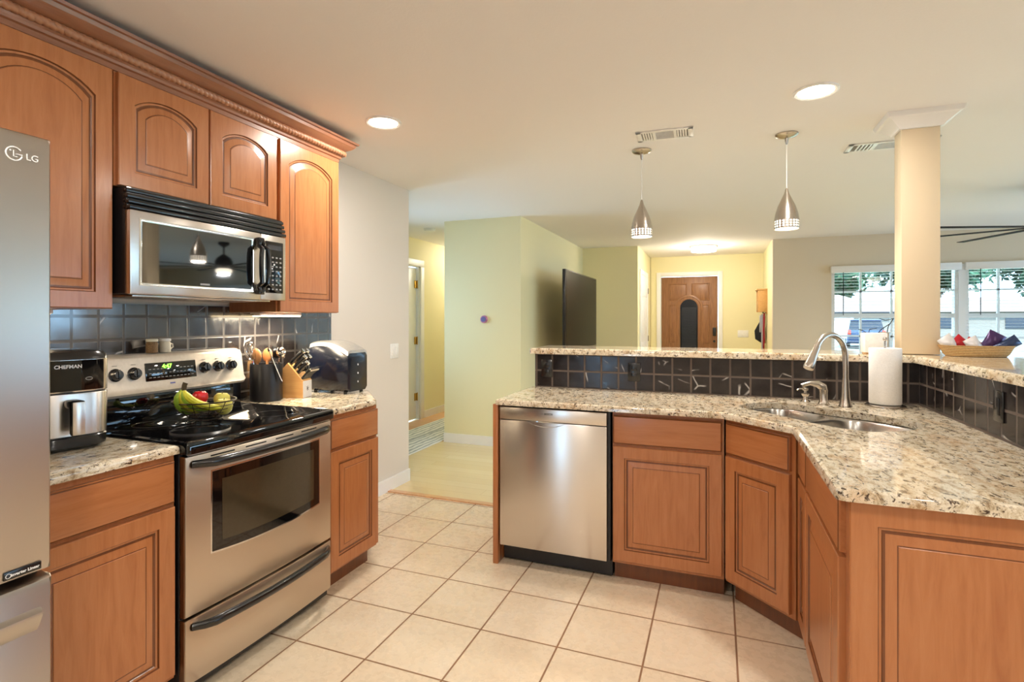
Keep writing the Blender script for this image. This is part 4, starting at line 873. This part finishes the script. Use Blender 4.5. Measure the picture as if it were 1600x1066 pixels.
# ice maker
im = thing('ice_maker', 'glossy black countertop ice maker with silver curved lid', 'ice maker', (-2.150, 2.645, .9145), R(90)); im.scale = (.92, .84, 1.13)
def imr(y, x0, x1, zt, z0=.012, c=.018): return [(x0+c, y, z0), (x1-c, y, z0), (x1, y, z0+c), (x1, y, zt-c), (x1-c, y, zt), (x0+c, y, zt), (x0, y, zt-c), (x0, y, z0+c)]
W2 = .100; dz = lambda y: .235+.055*max(0, 1-((y+.02)/.26)**2)-.0
m = MB(); ys = [-.165+.33*k/14 for k in range(15)]
m.loft([imr(-.168, -W2+.01, W2-.01, .20)]+[imr(y, -W2, W2, .205+.055*(1-((y-.06)/.24)**2)) for y in ys]); m.build('ice_maker_body', 'navy_plastic', im, ang=50)
m = MB(); lidr = []
for y in ys: zt = .205+.055*(1-((y-.06)/.24)**2); lidr.append([(-W2-.001, y, zt-.012), (W2+.001, y, zt-.012), (W2-.006, y, zt+.008), (W2-.03, y, zt+.016), (-W2+.03, y, zt+.016), (-W2+.006, y, zt+.008)])
m.loft(lidr); m.build('lid', 'silver_soft', im, ang=50)
for x in (-.08, .08):
    for y in (-.13, .13): MB().cyl((x, y, 0), (x, y, .014), .012, 12).build('foot', 'black_plastic', im)
for z in (.06, .105, .15): MB().lathe([(.005, 0), (.005, .002)], seg=12, mat=T(0, -.168, z) @ MX.Rotation(pi/2, 4, 'X')).build('indicator', 'print_white', im)

# ------------------------------------------------------------------ things on the bar
bk = thing('snack_basket', 'oval woven basket of snack bags on the bar beside the column', 'basket', (1.215, 3.365, 1.1665), R(8))
ov = lambda a, b, z, n=32: [(a*math.copysign(abs(cos(2*pi*k/n))**.7, cos(2*pi*k/n)), b*math.copysign(abs(sin(2*pi*k/n))**.7, sin(2*pi*k/n)), z) for k in range(n)]
MB().loft([ov(.120, .075, 0), ov(.130, .085, .012), ov(.150, .098, .052), ov(.153, .101, .056), ov(.148, .096, .054), ov(.125, .080, .010), ov(.10, .06, .006)]).build('woven_bowl', 'basket_weave', bk)
def bag(x, y, z, w_, h, tilt, rz, mat, label):
    o = MB(); n = 10; rings = []
    for i in range(n+1):
        q = i/n; zz = h*q; th = .024*sin(pi*q)**.7+.0015; rings.append([(w_/2*cos(2*pi*k/14)*(1.0-.06*sin(pi*q)), th*sin(2*pi*k/14)*(1), zz) for k in range(14)])
    mt = MX.Rotation(rz, 4, 'Z') @ MX.Rotation(tilt, 4, 'Y') @ MX.Translation((0, 0, -h*.3))
    mt = mt @ MX.Scale(.80, 4); o.loft(rings, mat=mt); ob = o.build('snack_bag', mat, None, loc=(x, y, z)); tag(ob, label, 'snack bag')
bag(1.112, 3.350, 1.215, .085, .12, R(-38), R(5), 'foil_white', 'white snack bag leaning left in the woven basket'); bag(1.165, 3.355, 1.215, .085, .12, R(-50), R(10), 'foil_red', 'red snack bag left of centre in the woven basket')
bag(1.205, 3.335, 1.210, .08, .11, R(-30), R(5), 'foil_white', 'silver snack bag lying across the middle of the woven basket'); bag(1.225, 3.375, 1.212, .08, .11, R(-62), R(0), 'foil_red', 'red snack bag right of centre in the woven basket')
bag(1.275, 3.365, 1.222, .10, .14, R(30), R(5), 'foil_purple', 'purple snack bag sticking up in the woven basket'); bag(1.322, 3.340, 1.218, .07, .13, R(55), R(0), 'foil_blue', 'dark blue snack bag at the right end of the woven basket')
wb = thing('planter_box', 'square white box on a wooden base on the bar near the column', 'box', (.795, 3.44, 1.1665)); MB().box(-.052, .052, -.05, .05, .006, .112, .003).build('box_body', 'white_plastic', wb); MB().box(-.046, .046, -.045, .045, 0, .007, .001).build('wood_base', 'block_wood', wb)
vz = thing('glass_vase', 'small ribbed glass vase behind the paper towels on the bar', 'vase', (.878, 3.565, 1.1665)); MB().lathe([(.022, 0), (.023, .004), (.024, .11), (.026, .115), (.022, .112), (.020, .008)], seg=18, cap1=False).build('vase_body', 'silver_soft', vz)
tw = MB(); tw.tube([(.82, 3.50, 1.20), (.835, 3.50, 1.30), (.86, 3.50, 1.345), (.84, 3.49, 1.315), (.80, 3.49, 1.285), (.775, 3.49, 1.25), (.755, 3.49, 1.235), (.735, 3.49, 1.255), (.715, 3.49, 1.275), (.69, 3.49, 1.285)], .0022, 6)
tw.tube([(.735, 3.49, 1.255), (.745, 3.49, 1.285), (.78, 3.49, 1.292)], .002, 6); tw.tube([(.86, 3.50, 1.345), (.82, 3.49, 1.335), (.79, 3.49, 1.345)], .002, 6)
tag(tw.build('curly_twig', 'dark_metal', loc=(.058, .065, .012)), 'dark curly twig standing in the glass vase beside the column', 'twig')
sf = thing('sofa', 'pale grey sofa back beyond the bar in front of the windows', 'sofa', (2.9, 5.9, 0))
MB().box(-.6, 1.5, 0, .22, .10, .95, .06, seg=3).build('backrest', 'sofa_fabric', sf); MB().box(-.6, 1.5, .22, .85, .10, .44, .05, seg=3).build('seat', 'sofa_fabric', sf)
for x in (-.6, 1.32): MB().box(x, x+.18, .1, .86, .10, .62, .05, seg=3).build('armrest', 'sofa_fabric', sf)
for x in (-.5, 1.4):
    for y in (.08, .78): MB().box(x-.03, x+.03, y-.03, y+.03, 0, .11).build('leg', 'dark_metal', sf)

# ------------------------------------------------------------------ window blinds
def blind(i, x0, x1, label):
    o = thing('window_blind', label, 'blind', ((x0+x1)/2, 7.965, WZ1)); w_ = (x1-x0)/2
    MB().box(-w_-.015, w_+.015, -.035, .02, -.075, .012, .003).build('valance', 'white_trim', o)
    m = MB(); n = 26
    for k in range(n): z = -.10-k*(WZ1-WZ0-.14)/n; m.box(-w_+.01, w_-.01, -.02, .022, z-.001, z+.0012)
    m.build('slats', 'white_plastic', o, smooth=False); MB().box(-w_+.01, w_-.01, -.02, .02, -(WZ1-WZ0)+.012, -(WZ1-WZ0)+.03, .002).build('bottom_rail', 'white_trim', o)
    MB().cyl((-w_+.12, -.045, -.07), (-w_+.12, -.045, -.62), .0045, 8).build('wand', 'dark_metal', o)
blind(0, *WX[0], 'open white blind on the window left of the column'); blind(1, *WX[1], 'open white blind on the window right of the column'); blind(2, *WX[2], 'open white blind on the window at the far right of the living room')

# ------------------------------------------------------------------ outdoors
GZ = -.30
wbox('ground_lawn', 'bounce_grass', -60, 120, 8.6, 22, GZ-.2, GZ); wbox('ground_far', 'far_ground', -60, 120, 22, 160, GZ-.2, GZ); wbox('ground_driveway', 'far_ground', 8, 26, 30, 58, GZ-.001, GZ+.02); wbox('ground_street', 'far_ground', -60, 120, 22, 29, GZ-.001, GZ+.025)  # near lawn is out of view, kept pale to bounce daylight indoors
for o in C.objects:
    if o.name.startswith('ground'): o['kind'] = 'structure'
hs = thing('house', 'pale neighbour house with beige hipped roof seen through the windows', 'house', (17, 58, GZ))
MB().box(-15, 14, 0, 9, 0, 2.35).build('house_wall', 'stucco', hs, smooth=False)
def hip(mb, x0, x1, y0, y1, z0, z1, o_=.6):
    d = (y1-y0)/2+o_; mb.loft([[(x0-o_, y0-o_, z0), (x1+o_, y0-o_, z0), (x1+o_, y1+o_, z0), (x0-o_, y1+o_, z0)], [(x0-o_+d, y0-o_+d, z1), (x1+o_-d, y0-o_+d, z1), (x1+o_-d, y1+o_-d+.01, z1), (x0-o_+d, y1+o_-d+.01, z1)]])
m = MB(); hip(m, -15, 14, 0, 9, 2.35, 3.75); m.build('roof', 'shingle', hs, smooth=False)
MB().box(-14.6, -2.4, -4.62, -4.55, 2.22, 2.34).build('eave_line', 'eave_dark', hs, smooth=False)  # dark strip along the garage eave
m = MB(); m.box(-14, -3, -4, 0, 0, 2.3); m.build('garage_wall', 'stucco', hs, smooth=False); m = MB(); hip(m, -14, -3, -4, 3, 2.3, 4.0); m.build('roof', 'shingle', hs, smooth=False); MB().box(-11, -6, -4.05, -4, .1, 2.2).build('garage_door', 'white_trim', hs, smooth=False)
for x in (1, 6, 10): MB().box(x, x+1.6, -.06, 0, .9, 2.1).build('house_window', 'car_glass', hs, smooth=False)
h2 = thing('house', 'white neighbour house at the right seen through the second window', 'house', (46, 55, GZ)); MB().box(-8, 12, 0, 9, 0, 2.4).build('house_wall', 'stucco', h2, smooth=False); m = MB(); hip(m, -8, 12, 0, 9, 2.4, 3.9); m.build('roof', 'shingle', h2, smooth=False)
cr2 = thing('car', 'dark blue SUV parked outside seen through the left window', 'car', (8.1, 37.4, GZ+.02), R(-8))
def carring(y, w_, z0, z1, t_): return [(-w_, y, z0), (w_, y, z0), (w_, y, z1*.62), (t_, y, z1), (-t_, y, z1), (-w_, y, z1*.62)]
MB().loft([carring(-2.2, .85, .42, .98, .84), carring(-2.15, .93, .32, 1.05, .90), carring(-1.5, .96, .26, 1.08, .92), carring(1.0, .96, .26, 1.06, .92), carring(1.9, .92, .28, .95, .85), carring(2.25, .80, .40, .78, .72)]).build('car_body', 'car_paint', cr2)
MB().loft([[(-.86, -2.05, 1.0), (.86, -2.05, 1.0), (.86, 1.1, 1.0), (-.86, 1.1, 1.0)], [(-.74, -1.75, 1.55), (.74, -1.75, 1.55), (.74, .3, 1.6), (-.74, .3, 1.6)]]).build('windows', 'car_glass', cr2)
MB().box(-.74, .74, -1.78, .25, 1.55, 1.66, .04).build('car_roof', 'car_paint', cr2)
for s_ in (-1, 1):
    MB().box(s_*.82-.08, s_*.82+.08, -2.24, -2.1, .80, 1.05, .02).build('tail_light', 'tail_light', cr2)
    for y in (-1.4, 1.4): MB().lathe([(.30, -.11), (.34, -.10), (.34, .10), (.30, .11)], seg=20, mat=T(s_*.85, y, .34) @ MX.Rotation(pi/2, 4, 'Y')).build('wheel', 'rubber', cr2)
MB().box(-.26, .26, -2.235, -2.18, .66, .80).build('licence_plate', 'white_plastic', cr2, smooth=False)
def tree(x, y, h, r_, label, mat, group=None, tr=.2):
    o = thing('tree', label, 'tree', (x, y, GZ), group=group)
    m = MB(); m.tube([(0, 0, 0), (.1, 0, h*.3), (-.1, .1, h*.6), (.1, 0, h*.8)], [tr*1.3, tr, tr*.7, tr*.3], 8)
    for k in range(5): a_ = k*1.3; m.tube([(0, 0, h*(.35+.07*k)), (cos(a_)*r_*.4, sin(a_)*r_*.4, h*(.5+.07*k)), (cos(a_)*r_*.75, sin(a_)*r_*.75, h*(.62+.06*k))], [tr*.4, tr*.25, tr*.1], 6)
    m.build('trunk', 'bark', o)
    m = MB(); rnd = random.Random(int(x*7+y))
    for k in range(4200):
        while True:
            p = V((rnd.uniform(-1, 1), rnd.uniform(-1, 1), rnd.uniform(-1, 1)))
            if .25 < p.length < 1: break
        lump = .75+.35*sin(p.x*5+x)*cos(p.y*4+p.z*5); c = V((p.x*r_*lump, p.y*r_*lump, h*.66+p.z*h*.36*lump)); s_ = rnd.uniform(.12, .26)*r_/2.5
        a_ = V((rnd.uniform(-1, 1), rnd.uniform(-1, 1), rnd.uniform(-1, 1))).normalized(); b_ = a_.orthogonal().normalized()
        vs = [m.b.verts.new(c+a_*s_), m.b.verts.new(c+b_*s_*.5), m.b.verts.new(c-a_*s_), m.b.verts.new(c-b_*s_*.5)]; m.b.faces.new(vs)
    m.build('foliage', mat, o, smooth=False)
tree(9, 74, 13, 6.2, 'large dark green tree left behind the neighbour roof', 'leaf'); tree(24, 76, 13, 6.8, 'large green tree right behind the neighbour roof', 'leaf'); tree(16.5, 92, 13, 6, 'pale green tree between two dark trees behind the roof', 'leaf_light')
tree(37, 84, 14, 5.6, 'broad green tree behind the right neighbour house', 'leaf'); tree(50, 84, 14, 6.2, 'tall green tree at the far right behind the houses', 'leaf')
tree(24, 47, 7, 3.0, 'light green tree beside the neighbour house', 'leaf_light'); tree(36, 46, 9, 4.0, 'pale spreading tree in front of the right neighbour house', 'leaf_light'); tree(48, 47, 8, 4.2, 'pale tree at the far right outside', 'leaf_light')
tree(15.4, 27+6, 2.6, 1.0, 'small rounded shrub tree near the street', 'leaf', tr=.06)
